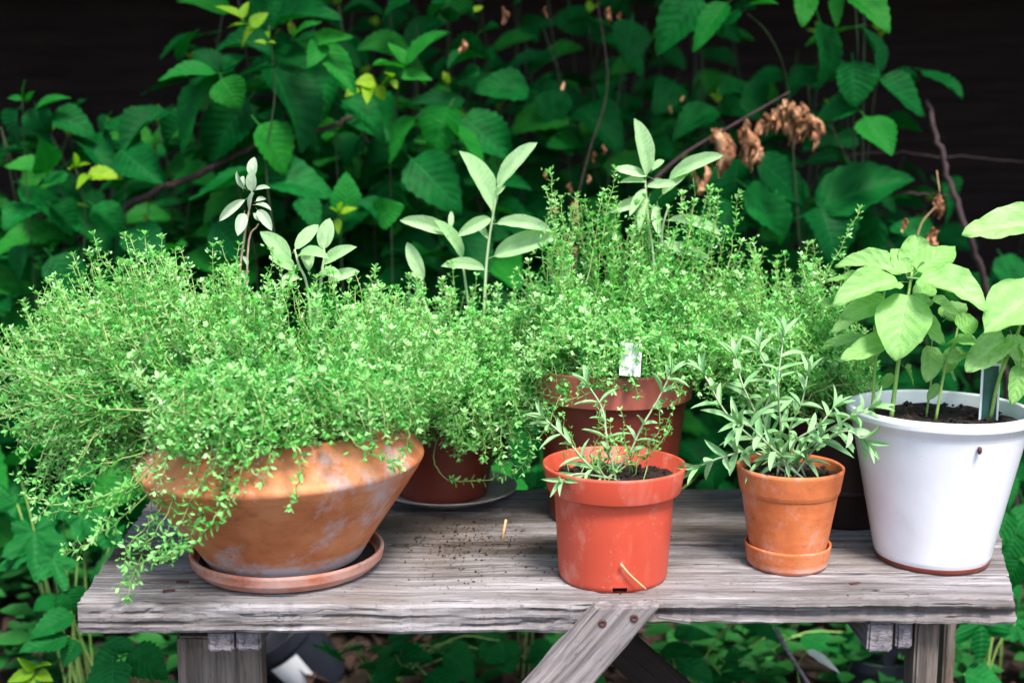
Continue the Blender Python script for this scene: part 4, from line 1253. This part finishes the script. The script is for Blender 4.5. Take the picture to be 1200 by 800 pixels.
# ================================================================== shrubs behind
def shrub(label, root_px, root_y, stems, hand, fill, seed, group='broad-leaved shrubs behind the table'):
    """stems: px paths; hand: leaves seen in the photograph; fill: (n stems, px range, depth range, top range, leaves each)"""
    rng = random.Random(seed)
    root = W(root_px, 400, root_y); root.z = 0
    t = thing('shrub', label, 'shrub', root, group)
    pts_all = []
    for (path, r) in stems:
        pp = spline([W(*q) for q in path], 6)
        if len(path) and pp[0].z > .45:
            pp = spline([Vector((root.x * .5 + pp[0].x * .5, pp[0].y + .05, 0)), Vector((pp[0].x, pp[0].y + .02, pp[0].z * .6)), pp[0]], 5)[:-1] + pp
        put_tube('stem', pp, r * .8, r * .45, M['shrub_stem'], t, 6)
        pts_all += pp
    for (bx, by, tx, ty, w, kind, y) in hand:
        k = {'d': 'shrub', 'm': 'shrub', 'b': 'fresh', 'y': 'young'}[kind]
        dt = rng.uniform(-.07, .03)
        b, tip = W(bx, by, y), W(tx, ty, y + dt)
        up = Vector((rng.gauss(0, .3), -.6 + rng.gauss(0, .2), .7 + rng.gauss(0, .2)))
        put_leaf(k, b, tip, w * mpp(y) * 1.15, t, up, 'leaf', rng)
    ns, (x0, x1), (d0, d1), (t0, t1), per, size = fill
    for _ in range(ns):
        y = rng.uniform(d0, d1)
        px, py = rng.uniform(x0, x1), rng.uniform(t0, t1)
        tip = W(px, py, y)
        tip.z = max(tip.z, .25)
        b = Vector((tip.x + rng.gauss(0, .14), y + rng.uniform(-.02, .15), 0))
        lean = Vector((rng.gauss(0, .06), rng.gauss(-.02, .05), 0))
        path = spline([b, b.lerp(tip, .5) + lean + Vector((0, .03, .06)), tip], 7)
        put_tube('stem', path, .0034, .0012, M['shrub_stem'], t, 5)
        side = 1
        for k in range(per):
            f = .22 + .78 * (k + .6 * rng.random()) / per
            i = min(len(path) - 2, int(f * (len(path) - 1)))
            p = path[i].lerp(path[i + 1], f * (len(path) - 1) - i)
            side = -side
            a = rng.uniform(-.9, .9)
            dr = Vector((side * math.cos(a) + rng.gauss(0, .2), -abs(math.sin(a)) * .6 - .25 + rng.gauss(0, .3), rng.uniform(-.65, .35))).normalized()
            l = size * rng.uniform(.65, 1.25) * (1 - .3 * f)
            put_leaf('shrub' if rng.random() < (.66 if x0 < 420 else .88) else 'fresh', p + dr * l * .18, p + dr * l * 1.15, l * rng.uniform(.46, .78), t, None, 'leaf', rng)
        if rng.random() < .3:
            for j in range(3):
                dr = Vector((rng.gauss(0, .6), rng.gauss(-.2, .4), .8)).normalized()
                put_leaf('young', tip, tip + dr * rng.uniform(.02, .04), .016, t, None, 'leaf', rng)
    return t
Y1 = .86
shrub('shrub with yellow young tips reaching over the bowl at upper left', 330, 1.0,
    [([(330, 330, Y1), (312, 200, Y1), (322, 110, Y1), (315, 30, Y1 - .02)], .0026),
     ([(300, 300, .98), (262, 150, .95), (258, 90, .92)], .0026),
     ([(400, 300, 1.0), (392, 150, .98), (378, 55, .95)], .0026)],
    [(281, 20, 252, 5, 17, 'y', Y1), (284, 22, 291, 1, 11, 'y', Y1), (287, 28, 266, 31, 9, 'y', Y1), (294, 32, 313, 14, 15, 'y', Y1), (299, 33, 278, 54, 17, 'y', Y1),
     (313, 52, 298, 47, 7, 'y', Y1 - .02), (313, 51, 322, 48, 6, 'y', Y1 - .02), (315, 45, 313, 33, 5, 'y', Y1 - .02),
     (318, 30, 384, 2, 32, 'm', .96), (300, 30, 330, -12, 34, 'm', .98), (345, 42, 371, 18, 18, 'b', .90), (322, 52, 358, 48, 30, 'm', .93), (322, 60, 252, 42, 32, 'm', .95),
     (366, 48, 412, 42, 19, 'b', .88), (377, 48, 362, 76, 23, 'b', .87), (380, 52, 417, 106, 29, 'b', .88), (212, 70, 227, 29, 24, 'd', 1.0),
     (252, 85, 185, 90, 31, 'b', .88), (256, 84, 228, 55, 34, 'm', .92), (260, 85, 284, 60, 30, 'm', .92), (280, 90, 318, 70, 26, 'm', .90), (260, 92, 279, 128, 42, 'b', .86),
     (246, 106, 195, 168, 50, 'm', .90), (290, 118, 240, 186, 46, 'm', .95), (318, 80, 366, 168, 54, 'm', .93), (388, 76, 372, 132, 50, 'm', .97),
     (304, 146, 341, 204, 54, 'b', .86), (312, 208, 220, 226, 52, 'm', .88), (312, 212, 388, 212, 56, 'm', .90), (405, 252, 406, 203, 34, 'b', .84), (446, 250, 424, 232, 30, 'm', .84),
     (398, 252, 388, 240, 8, 'y', .80), (400, 250, 416, 242, 10, 'y', .80), (396, 256, 396, 274, 9, 'y', .80), (398, 248, 400, 234, 6, 'y', .8),
     (352, 232, 372, 262, 30, 'm', .84), (250, 262, 290, 300, 50, 'm', .86), (440, 256, 470, 242, 34, 'b', .84), (225, 135, 180, 170, 34, 'm', .98), (300, 130, 330, 150, 34, 'm', 1.0)],
    (25, (215, 440), (1.0, 1.5), (-50, 260), 11, .165), 1001)
shrub('low leafy shrub with pointed tips at the left edge', 60, 1.1,
    [([(40, 330, .95), (30, 200, .95), (26, 112, .93)], .0024), ([(95, 330, .92), (100, 250, .92), (90, 200, .9)], .0024), ([(150, 330, .98), (145, 170, .98)], .0024)],
    [(29, 116, 24, 94, 15, 'b', .92), (26, 116, 8, 114, 8, 'b', .92), (32, 118, 40, 106, 8, 'b', .92), (42, 126, 82, 112, 17, 'b', .92), (84, 132, 99, 114, 15, 'd', 1.0), (60, 134, 111, 152, 36, 'm', .94),
     (42, 126, 52, 158, 30, 'm', .92), (22, 128, 8, 168, 38, 'm', .95), (126, 136, 112, 168, 32, 'm', .98), (132, 140, 160, 158, 30, 'm', .98), (192, 128, 138, 168, 36, 'm', .95),
     (142, 176, 184, 206, 42, 'm', .90), (56, 202, 48, 164, 38, 'b', .89), (52, 196, 6, 190, 28, 'b', .89), (88, 196, 88, 176, 7, 'y', .88), (90, 197, 103, 188, 6, 'y', .88), (87, 197, 78, 195, 6, 'y', .88),
     (102, 206, 142, 204, 24, 'y', .87), (106, 205, 90, 217, 11, 'y', .87), (80, 205, 40, 214, 22, 'm', .9), (60, 300, 100, 352, 46, 'm', .88), (40, 240, 2, 262, 40, 'm', .92), (110, 240, 150, 275, 44, 'm', .93),
     (60, 240, 95, 270, 40, 'm', .95), (30, 290, 8, 340, 44, 'm', .92), (150, 270, 190, 300, 46, 'm', .9), (95, 160, 130, 190, 36, 'm', .98), (185, 185, 215, 160, 26, 'm', 1.0)],
    (24, (-40, 215), (1.0, 1.4), (120, 320), 11, .165), 1002)
shrub('mid-green shrub with rounded drooping leaves above the centre sage', 500, 1.1,
    [([(460, 330, .95), (458, 180, .93), (470, 85, .9)], .0026), ([(520, 330, 1.0), (510, 200, .98), (530, 120, .96)], .0026)],
    [(474, 76, 518, 30, 36, 'b', .88), (474, 75, 459, 47, 21, 'b', .88), (472, 80, 439, 68, 21, 'b', .88), (468, 88, 507, 92, 15, 'b', .87), (460, 92, 452, 82, 9, 'y', .86), (458, 94, 466, 104, 9, 'y', .86),
     (456, 92, 446, 98, 10, 'y', .86), (440, 98, 418, 95, 20, 'y', .88), (440, 102, 452, 118, 14, 'y', .88), (432, 100, 430, 118, 14, 'y', .88), (420, 104, 404, 112, 14, 'y', .9),
     (402, 118, 456, 150, 42, 'm', .94), (526, 124, 504, 178, 60, 'b', .92), (486, 138, 447, 184, 40, 'b', .90), (522, 146, 584, 198, 52, 'b', .90), (544, 138, 598, 178, 46, 'm', .97), (482, 186, 536, 242, 58, 'm', .90),
     (482, -4, 442, 20, 34, 'd', 1.05), (530, 0, 498, 16, 26, 'm', 1.0), (528, 8, 526, 30, 22, 'm', 1.0), (556, 14, 566, 6, 9, 'y', 1.0), (620, 105, 558, 92, 44, 'd', 1.06), (560, 66, 524, 70, 22, 'm', 1.02), (562, 84, 542, 88, 18, 'm', 1.02),
     (560, 40, 580, 26, 18, 'd', 1.05), (430, 210, 450, 175, 30, 'm', 1.0), (420, 160, 400, 190, 36, 'm', 1.0), (545, 118, 476, 116, 22, 'd', 1.03), (455, 215, 480, 260, 40, 'm', .98)],
    (24, (400, 640), (1.05, 1.55), (-60, 220), 11, .165), 1003)
shrub('shaded dark shrub behind the tall centre thyme', 720, 1.5,
    [([(700, 330, 1.25), (720, 150, 1.22), (740, 20, 1.2)], .0026)],
    [(742, 24, 736, 71, 48, 'd', 1.2), (668, 8, 682, 44, 38, 'd', 1.3), (650, 104, 648, 152, 42, 'd', 1.25), (726, 92, 706, 108, 30, 'd', 1.3), (790, 96, 772, 124, 38, 'd', 1.25), (838, 126, 790, 152, 38, 'm', 1.1),
     (842, 112, 880, 96, 36, 'd', 1.15), (640, 60, 620, 72, 36, 'd', 1.3), (700, 128, 730, 132, 26, 'd', 1.3), (640, 150, 690, 165, 44, 'd', 1.3), (760, 170, 790, 180, 36, 'd', 1.3)],
    (17, (600, 880), (1.35, 1.8), (-40, 200), 10, .165), 1004)
shrub('shrub with hanging pointed leaves at upper right', 960, 1.1,
    [([(940, 330, 1.0), (928, 160, 1.0), (920, 85, .98), (900, 40, .96), (876, 16, .95)], .0028), ([(1010, 330, 1.05), (1000, 150, 1.0), (1005, 60, 1.0), (1000, -20, 1.0)], .003)],
    [(820, -6, 768, 56, 50, 'm', .98), (852, 4, 810, 53, 30, 'b', .95), (868, 14, 838, 36, 30, 'm', .96), (878, 6, 912, 2, 18, 'b', .95), (946, -6, 942, 25, 25, 'b', .94), (988, -8, 973, 29, 28, 'b', .94), (998, -6, 1045, 31, 38, 'b', .94),
     (962, 26, 974, 102, 50, 'm', .97), (1030, 88, 1024, 28, 44, 'm', .97), (1000, 72, 1004, 126, 48, 'm', .94), (1030, 94, 1087, 132, 46, 'm', .95), (1082, 82, 1132, 106, 38, 'm', 1.02), (958, 92, 918, 94, 26, 'm', .98),
     (1004, 122, 958, 132, 32, 'm', .96), (1014, 136, 1046, 180, 42, 'b', .93), (888, 186, 952, 236, 52, 'm', .98), (876, 220, 929, 277, 52, 'm', .94), (956, 244, 1072, 193, 62, 'm', .96), (962, 244, 988, 294, 56, 'm', .95),
     (1030, 256, 1004, 292, 50, 'm', 1.0), (868, 186, 850, 244, 50, 'm', 1.0), (1100, 215, 1128, 260, 50, 'd', 1.15), (870, 110, 905, 130, 40, 'd', 1.08), (1050, 262, 1090, 290, 40, 'm', 1.0), (860, 240, 830, 280, 50, 'm', 1.0)],
    (15, (800, 1060), (1.1, 1.6), (-50, 240), 9, .14), 1005)
shrub('dim low shrub behind the white pot at the right edge', 1150, 1.5,
    [], [(1175, 300, 1200, 345, 40, 'm', 1.1), (1150, 320, 1135, 360, 40, 'm', 1.1)],
    (11, (1040, 1280), (1.3, 1.9), (220, 420), 9, .13), 1006)
shrub('tall dark thicket shrub deep in the shade at upper centre', 560, 2.0, [], [], (20, (380, 900), (1.75, 2.3), (-80, 120), 11, .16), 1007)
shrub('waist-high dark shrub in front of the shed wall at far left', 80, 2.0, [], [], (13, (-120, 330), (1.6, 2.2), (120, 240), 10, .15), 1008)
shrub('dark undergrowth shrub deep behind the right pots', 1000, 2.0, [], [], (13, (880, 1250), (1.8, 2.4), (170, 330), 10, .15), 1009)

# bare branches
def branch(label, pts, r0, r1, cat='branch'):
    vs, fs = tube(wiggle(spline([W(*q) for q in pts], 7), .002), r0, r1, 8)
    return tag(mesh_obj('branch', vs, fs, M['twig']), label, cat)
branch('dark dead branch slanting through the leaves at left', [(60, 300, 1.2), (160, 236, 1.0), (230, 205, .97), (300, 172, .95), (380, 150, .98), (430, 130, 1.05)], .0085, .004)
branch('thin bare purple-brown branch curving down at right', [(1086, 118, 1.0), (1098, 160, .97), (1112, 210, .95), (1132, 268, .93), (1154, 330, .95), (1180, 460, 1.0), (1190, 620, 1.1)], .0048, .0075)
branch('faint horizontal twig in the gloom at right', [(960, 190, 1.2), (1030, 178, 1.15), (1100, 183, 1.1), (1200, 190, 1.2)], .002, .0014)
branch('short pale twig under the right leaves', [(1040, 228, 1.0), (1090, 227, .98), (1120, 232, 1.0)], .0022, .0016)
# twig with withered leaves
dt = thing('dead_twig', 'dead twig hung with withered orange-brown leaves above the thyme', 'twig', W(760, 215, .86))
tw = [W(755, 222, .88), W(800, 182, .87), (W(860, 146, .86)), W(925, 108, .85)]
put_tube('stem', spline(tw, 8), .0042, .0018, M['twig'], dt, 7)
def withered(p, s, seed, parent, name='withered_leaf'):
    rng = random.Random(seed)
    vs, fs = [], []
    nv, nu = 9, 5
    s *= rng.uniform(.8, 1.15)
    a0 = rng.uniform(0, 6.28); roll = rng.uniform(2.0, 4.4); wv = rng.uniform(4, 8)
    for j in range(nv + 1):
        v = j / nv
        w = math.sin(math.pi * min(1, .08 + v * .9)) * .32 * s
        for c in range(nu + 1):
            u = (c / nu - .5) * 2
            ang = a0 + u * roll * .5 + v * rng.uniform(.2, .5)
            q = Vector((math.cos(ang) * w * .7, math.sin(ang) * w * .7, -v * s))
            q *= 1 + .28 * math.sin(v * wv * 2 + u * 5 + a0)
            q += Vector((rng.gauss(0, .045), rng.gauss(0, .045), rng.gauss(0, .03))) * s + Vector((math.sin(v * wv + a0), math.cos(v * 3 + a0), 0)) * .13 * s
            vs.append(p + q)
    for j in range(nv):
        for c in range(nu):
            a = j * (nu + 1) + c
            fs.append((a, a + 1, a + nu + 2, a + nu + 1))
    return mesh_obj(name, vs, fs, M['dry'], parent)
rw = random.Random(3)
for i, (px, py, s) in enumerate([(845, 150, 55), (838, 160, 40), (822, 190, 36), (815, 196, 28), (872, 140, 34), (878, 150, 46), (884, 160, 38), (890, 140, 28), (905, 128, 30), (912, 124, 36), (922, 122, 40), (930, 120, 34),
        (938, 125, 42), (946, 130, 40), (953, 134, 36), (958, 140, 32), (926, 140, 32), (934, 146, 28), (868, 152, 22), (850, 152, 46), (900, 132, 24), (942, 120, 24), (918, 116, 22), (880, 172, 24)]):
    y = .86 + rw.uniform(-.03, .03)
    withered(W(px, py, y), s * mpp(y) * .78, i, dt)
dt2 = thing('withered_twig', 'small bare twig with withered buds behind the centre thyme', 'twig', W(690, 300, .95))
put_tube('stem', spline([W(676, 330, .95), W(672, 260, .95), W(690, 180, .97), W(712, 100, 1.0), W(700, 0, 1.05)], 6), .0016, .0009, M['twig'], dt2, 6)
for i, (px, py, s) in enumerate([(668, 215, 22), (674, 232, 26), (664, 262, 30), (672, 280, 34), (668, 300, 30), (650, 240, 18), (695, 178, 16), (708, 170, 18), (690, 205, 16), (640, 8, 20), (714, 8, 22), (726, 14, 12), (592, 8, 28), (544, 46, 24), (540, 52, 18),
        (660, 96, 12), (786, 124, 12), (800, 112, 12), (660, 320, 34), (676, 250, 20), (640, 200, 14), (655, 290, 20)]):
    y = .95 + rw.uniform(-.04, .08)
    withered(W(px, py, y), s * mpp(y) * .6, 100 + i, dt2)
dt3 = thing('curled_leaf_twig', 'thin twig with a shrivelled leaf above the basil', 'twig', W(1080, 300, .7))
put_tube('stem', spline([W(1070, 300, .7), W(1080, 262, .7), W(1100, 235, .7), W(1098, 200, .72)], 6), .0012, .0007, M['straw'], dt3, 5)
for i, (px, py, s) in enumerate([(1092, 266, 24), (1098, 270, 22), (1102, 228, 22), (1096, 236, 16), (1060, 256, 14)]):
    withered(W(px, py, .7), s * mpp(.7), 200 + i, dt3)

# ------------------------------------------------------------------ low plants on the ground, beside and behind the table
def low_plant(label, root, leaves, seed, kinds=('low',)):
    """leaves: (base px, base py, tip px, tip py, width px, depth, kind)"""
    rng = random.Random(seed)
    root = Vector((root[0], root[1], 0))
    t = thing('low_plant', label, 'plant', root, 'low plants round the table')
    for (bx, by, tx, ty, w, y, k) in leaves:
        b, tip = W(bx, by, y), W(tx, ty, y - .03 + rng.uniform(-.03, .03))
        up = Vector((rng.gauss(0, .2), -.45 + rng.gauss(0, .2), .85))
        put_leaf(k, b, tip, w * mpp(y, .3) * 1.1, t, up, 'leaf', rng)
        path = spline([root + Vector((rng.gauss(0, .02), rng.gauss(0, .02), 0)), root.lerp(b, .6) + Vector((0, 0, .05)), b], 4)
        put_tube('stem', path, .0022, .0013, M['green_stem'], t, 5)
    return t
yl = .62
low_plant('lobed bright green plant left of the table end', (W(60, 650, yl).x, yl + .05),
    [(40, 622, 45, 682, 78, yl, 'low'), (30, 640, -20, 672, 56, yl, 'low'), (62, 655, 78, 690, 50, yl - .02, 'low'), (75, 585, 40, 612, 50, yl + .06, 'low'), (95, 605, 130, 640, 56, yl + .05, 'low'), (20, 590, -10, 560, 50, yl + .1, 'low'), (110, 560, 80, 545, 40, yl + .1, 'lowov'),
     (135, 620, 115, 650, 44, yl + .08, 'low'), (20, 545, 45, 515, 46, yl + .12, 'lowov')], 1)
low_plant('serrated bright leaves in front of the left leg', (W(140, 800, .3).x, .45),
    [(140, 770, 82, 806, 44, .34, 'lowov'), (150, 768, 196, 786, 48, .33, 'lowov'), (132, 775, 125, 820, 50, .32, 'lowov'), (120, 755, 160, 760, 30, .4, 'lowov')], 2)
low_plant('dark oval leaves under the left end of the planks', (W(90, 760, .55).x, .62),
    [(80, 745, 22, 762, 40, .52, 'lowov'), (84, 720, 36, 738, 34, .55, 'lowov'), (90, 750, 70, 775, 36, .52, 'lowov'), (75, 690, 90, 720, 40, .58, 'lowov'), (70, 700, 40, 712, 30, .6, 'lowov')], 3)
yt = thing('young_plant', 'yellow-green young plant at the lower left corner', 'plant', (W(45, 800, .5).x, .55, 0), 'low plants round the table')
for (bx, by, tx, ty, w) in ((40, 784, 22, 772, 10), (40, 784, 58, 774, 14), (40, 786, 8, 798, 14), (44, 788, 60, 796, 14), (36, 792, 28, 812, 16)):
    put_leaf('young', W(bx, by, .5), W(tx, ty, .48), w * mpp(.5, .3) * 1.2, yt)
put_tube('stem', spline([Vector((W(45, 800, .5).x, .55, 0)), W(42, 820, .51), W(40, 786, .5)], 4), .002, .0012, M['green_stem'], yt, 5)
low_plant('green plant under the middle of the table', (W(440, 800, .75).x, .8),
    [(395, 765, 370, 750, 34, .62, 'low'), (405, 762, 436, 750, 36, .62, 'low'), (450, 770, 500, 760, 40, .66, 'lowov'), (470, 780, 430, 796, 36, .6, 'lowov'), (520, 765, 560, 790, 44, .66, 'lowov'), (500, 790, 540, 812, 46, .6, 'lowov'), (560, 760, 610, 765, 40, .7, 'lowov'), (585, 750, 600, 790, 40, .7, 'lowov'), (620, 770, 650, 760, 40, .75, 'lowov')], 4)
low_plant('fresh green plant right of the diagonal brace', (W(810, 800, .7).x, .75),
    [(790, 745, 832, 740, 20, .6, 'lowov'), (775, 760, 820, 765, 30, .6, 'lowov'), (790, 770, 840, 792, 40, .6, 'lowov'), (850, 775, 880, 755, 40, .64, 'low'), (845, 790, 910, 785, 34, .6, 'low'), (870, 730, 915, 742, 30, .62, 'lowov'), (770, 790, 800, 812, 40, .58, 'low'), (940, 745, 985, 760, 40, .75, 'lowov'), (1000, 740, 990, 780, 40, .75, 'lowov')], 5)
low_plant('large notched leaf beside the right leg', (W(1150, 800, .55).x, .6),
    [(1150, 728, 1155, 778, 84, .5, 'low'), (1130, 790, 1180, 806, 50, .5, 'lowov'), (1190, 730, 1210, 760, 40, .6, 'low'), (1185, 690, 1205, 712, 36, .62, 'lowov')], 6)
low_plant('dim green plant below the white pot edge', (W(1185, 700, .75).x, .85),
    [(1180, 600, 1165, 640, 30, .7, 'lowov'), (1190, 625, 1175, 665, 34, .7, 'lowov'), (1200, 590, 1215, 640, 40, .75, 'lowov'), (1175, 560, 1195, 590, 36, .78, 'lowov'), (1195, 655, 1170, 690, 34, .68, 'lowov'), (1170, 640, 1152, 670, 26, .68, 'lowov')], 7)
low_plant('bright ground leaves seen between the bowl and the red pot', (W(620, 600, .75).x, .85),
    [(620, 575, 650, 548, 36, .62, 'lowov'), (600, 560, 625, 530, 34, .66, 'lowov'), (640, 580, 612, 556, 40, .62, 'lowov'), (650, 575, 690, 560, 40, .66, 'lowov'), (830, 575, 860, 545, 40, .62, 'lowov'), (850, 580, 826, 560, 40, .62, 'lowov'), (815, 560, 845, 520, 36, .68, 'lowov'), (620, 540, 600, 500, 40, .7, 'lowov'), (635, 525, 660, 500, 40, .72, 'lowov')], 8)
pl = thing('pale_leaf_sprig', 'single whitish leaf hanging under the right planks', 'plant', (W(960, 800, .6).x, .62, 0), 'low plants round the table')
put_leaf('pale', W(945, 762, .55), W(986, 786, .53), .022, pl)
put_tube('stem', spline([Vector((W(960, 800, .6).x, .62, 0)), W(935, 790, .58), W(945, 762, .55)], 5), .0018, .001, M['green_stem'], pl, 5)
stick('cut_cane', 'thin grey cane slanting under the right planks', 'cane', [W(908, 735, .55), W(925, 765, .54), W(985, 860, .52), PT(1010, 880, .0)], .0035, M['wood_end'])

# ground cover of small leaves on the shaded soil
rgc = random.Random(12)
gc = Mass()
for i in range(560):
    x, y = rgc.uniform(-1.7, 1.7), rgc.uniform(.62, 2.0)
    if abs(x + .385) < .15 and y < 1.05: continue
    hgt = rgc.uniform(.05, .28)
    gc.stem([Vector((x, y, 0)), Vector((x + rgc.gauss(0, .01), y, hgt * .5)), Vector((x + rgc.gauss(0, .02), y, hgt))], .0018, .001)
    for k in range(10):
        a = k * 2.4 + rgc.random()
        l = rgc.uniform(.03, .075)
        gc.leaf((x, y, hgt * (1 - .06 * k)), (math.cos(a), math.sin(a), rgc.uniform(-.3, .4)), (rgc.gauss(0, .2), -.2, 1), l, l * .62, rgc.uniform(0, .34))
M['cover'] = mass_leaf_mat('ground_cover_leaf', [(0, (.008, .09, .016)), (.5, (.03, .19, .03)), (1, (.1, .3, .06))], .3)
o = gc.build_one('ground_cover', M['cover'], M['shrub_stem'], None)
tag(o, 'small leafy ground cover on the shaded soil behind the table', 'ground cover', kind='stuff')

# ------------------------------------------------------------------ nursery pots under the table
def nursery(label, loc, tilt, r, hh, with_label=True):
    t = thing('nursery_pot', label, 'pot', loc)
    m = Matrix.Translation(loc) @ tilt
    vs, fs = lathe([(r * .74, .0), (r * .76, .004), (r * .93, hh * .80), (r * .98, hh * .81), (r * 1.02, hh), (r * .985, hh), (r * .9, hh * .8), (r * .72, .006), (.0, .006)], 40)
    mesh_obj('body', vs, fs, M['dark_plastic'], t, m)
    if with_label:
        vs, fs = [], []
        for j in range(9):
            a = rad(with_label - 24 + j * 6)
            for z, q in ((hh * .30, .0008), (hh * .74, .0008)):
                rr = r * .76 + (r * .93 - r * .76) * (z / (hh * .8)) + q + .0008
                vs.append((rr * math.cos(a), rr * math.sin(a), z))
        for j in range(8): fs.append((2 * j, 2 * j + 2, 2 * j + 3, 2 * j + 1))
        mesh_obj('sticker', vs, fs, M['paper'], t, m)
    return t
c = W(350, 768, .90)
tl = Matrix.Rotation(rad(-34), 4, 'Y') @ Matrix.Rotation(rad(10), 4, 'X')
nursery('tipped black nursery pot with white sticker under the left planks', c - (tl @ Vector((0, 0, .075))), tl, .078, .15, 268)
nursery('black nursery pot standing low by the right leg', Vector((W(1022, 790, .75).x, .78, .0)), Matrix.Rotation(rad(4), 4, 'Y'), .075, .115, False)
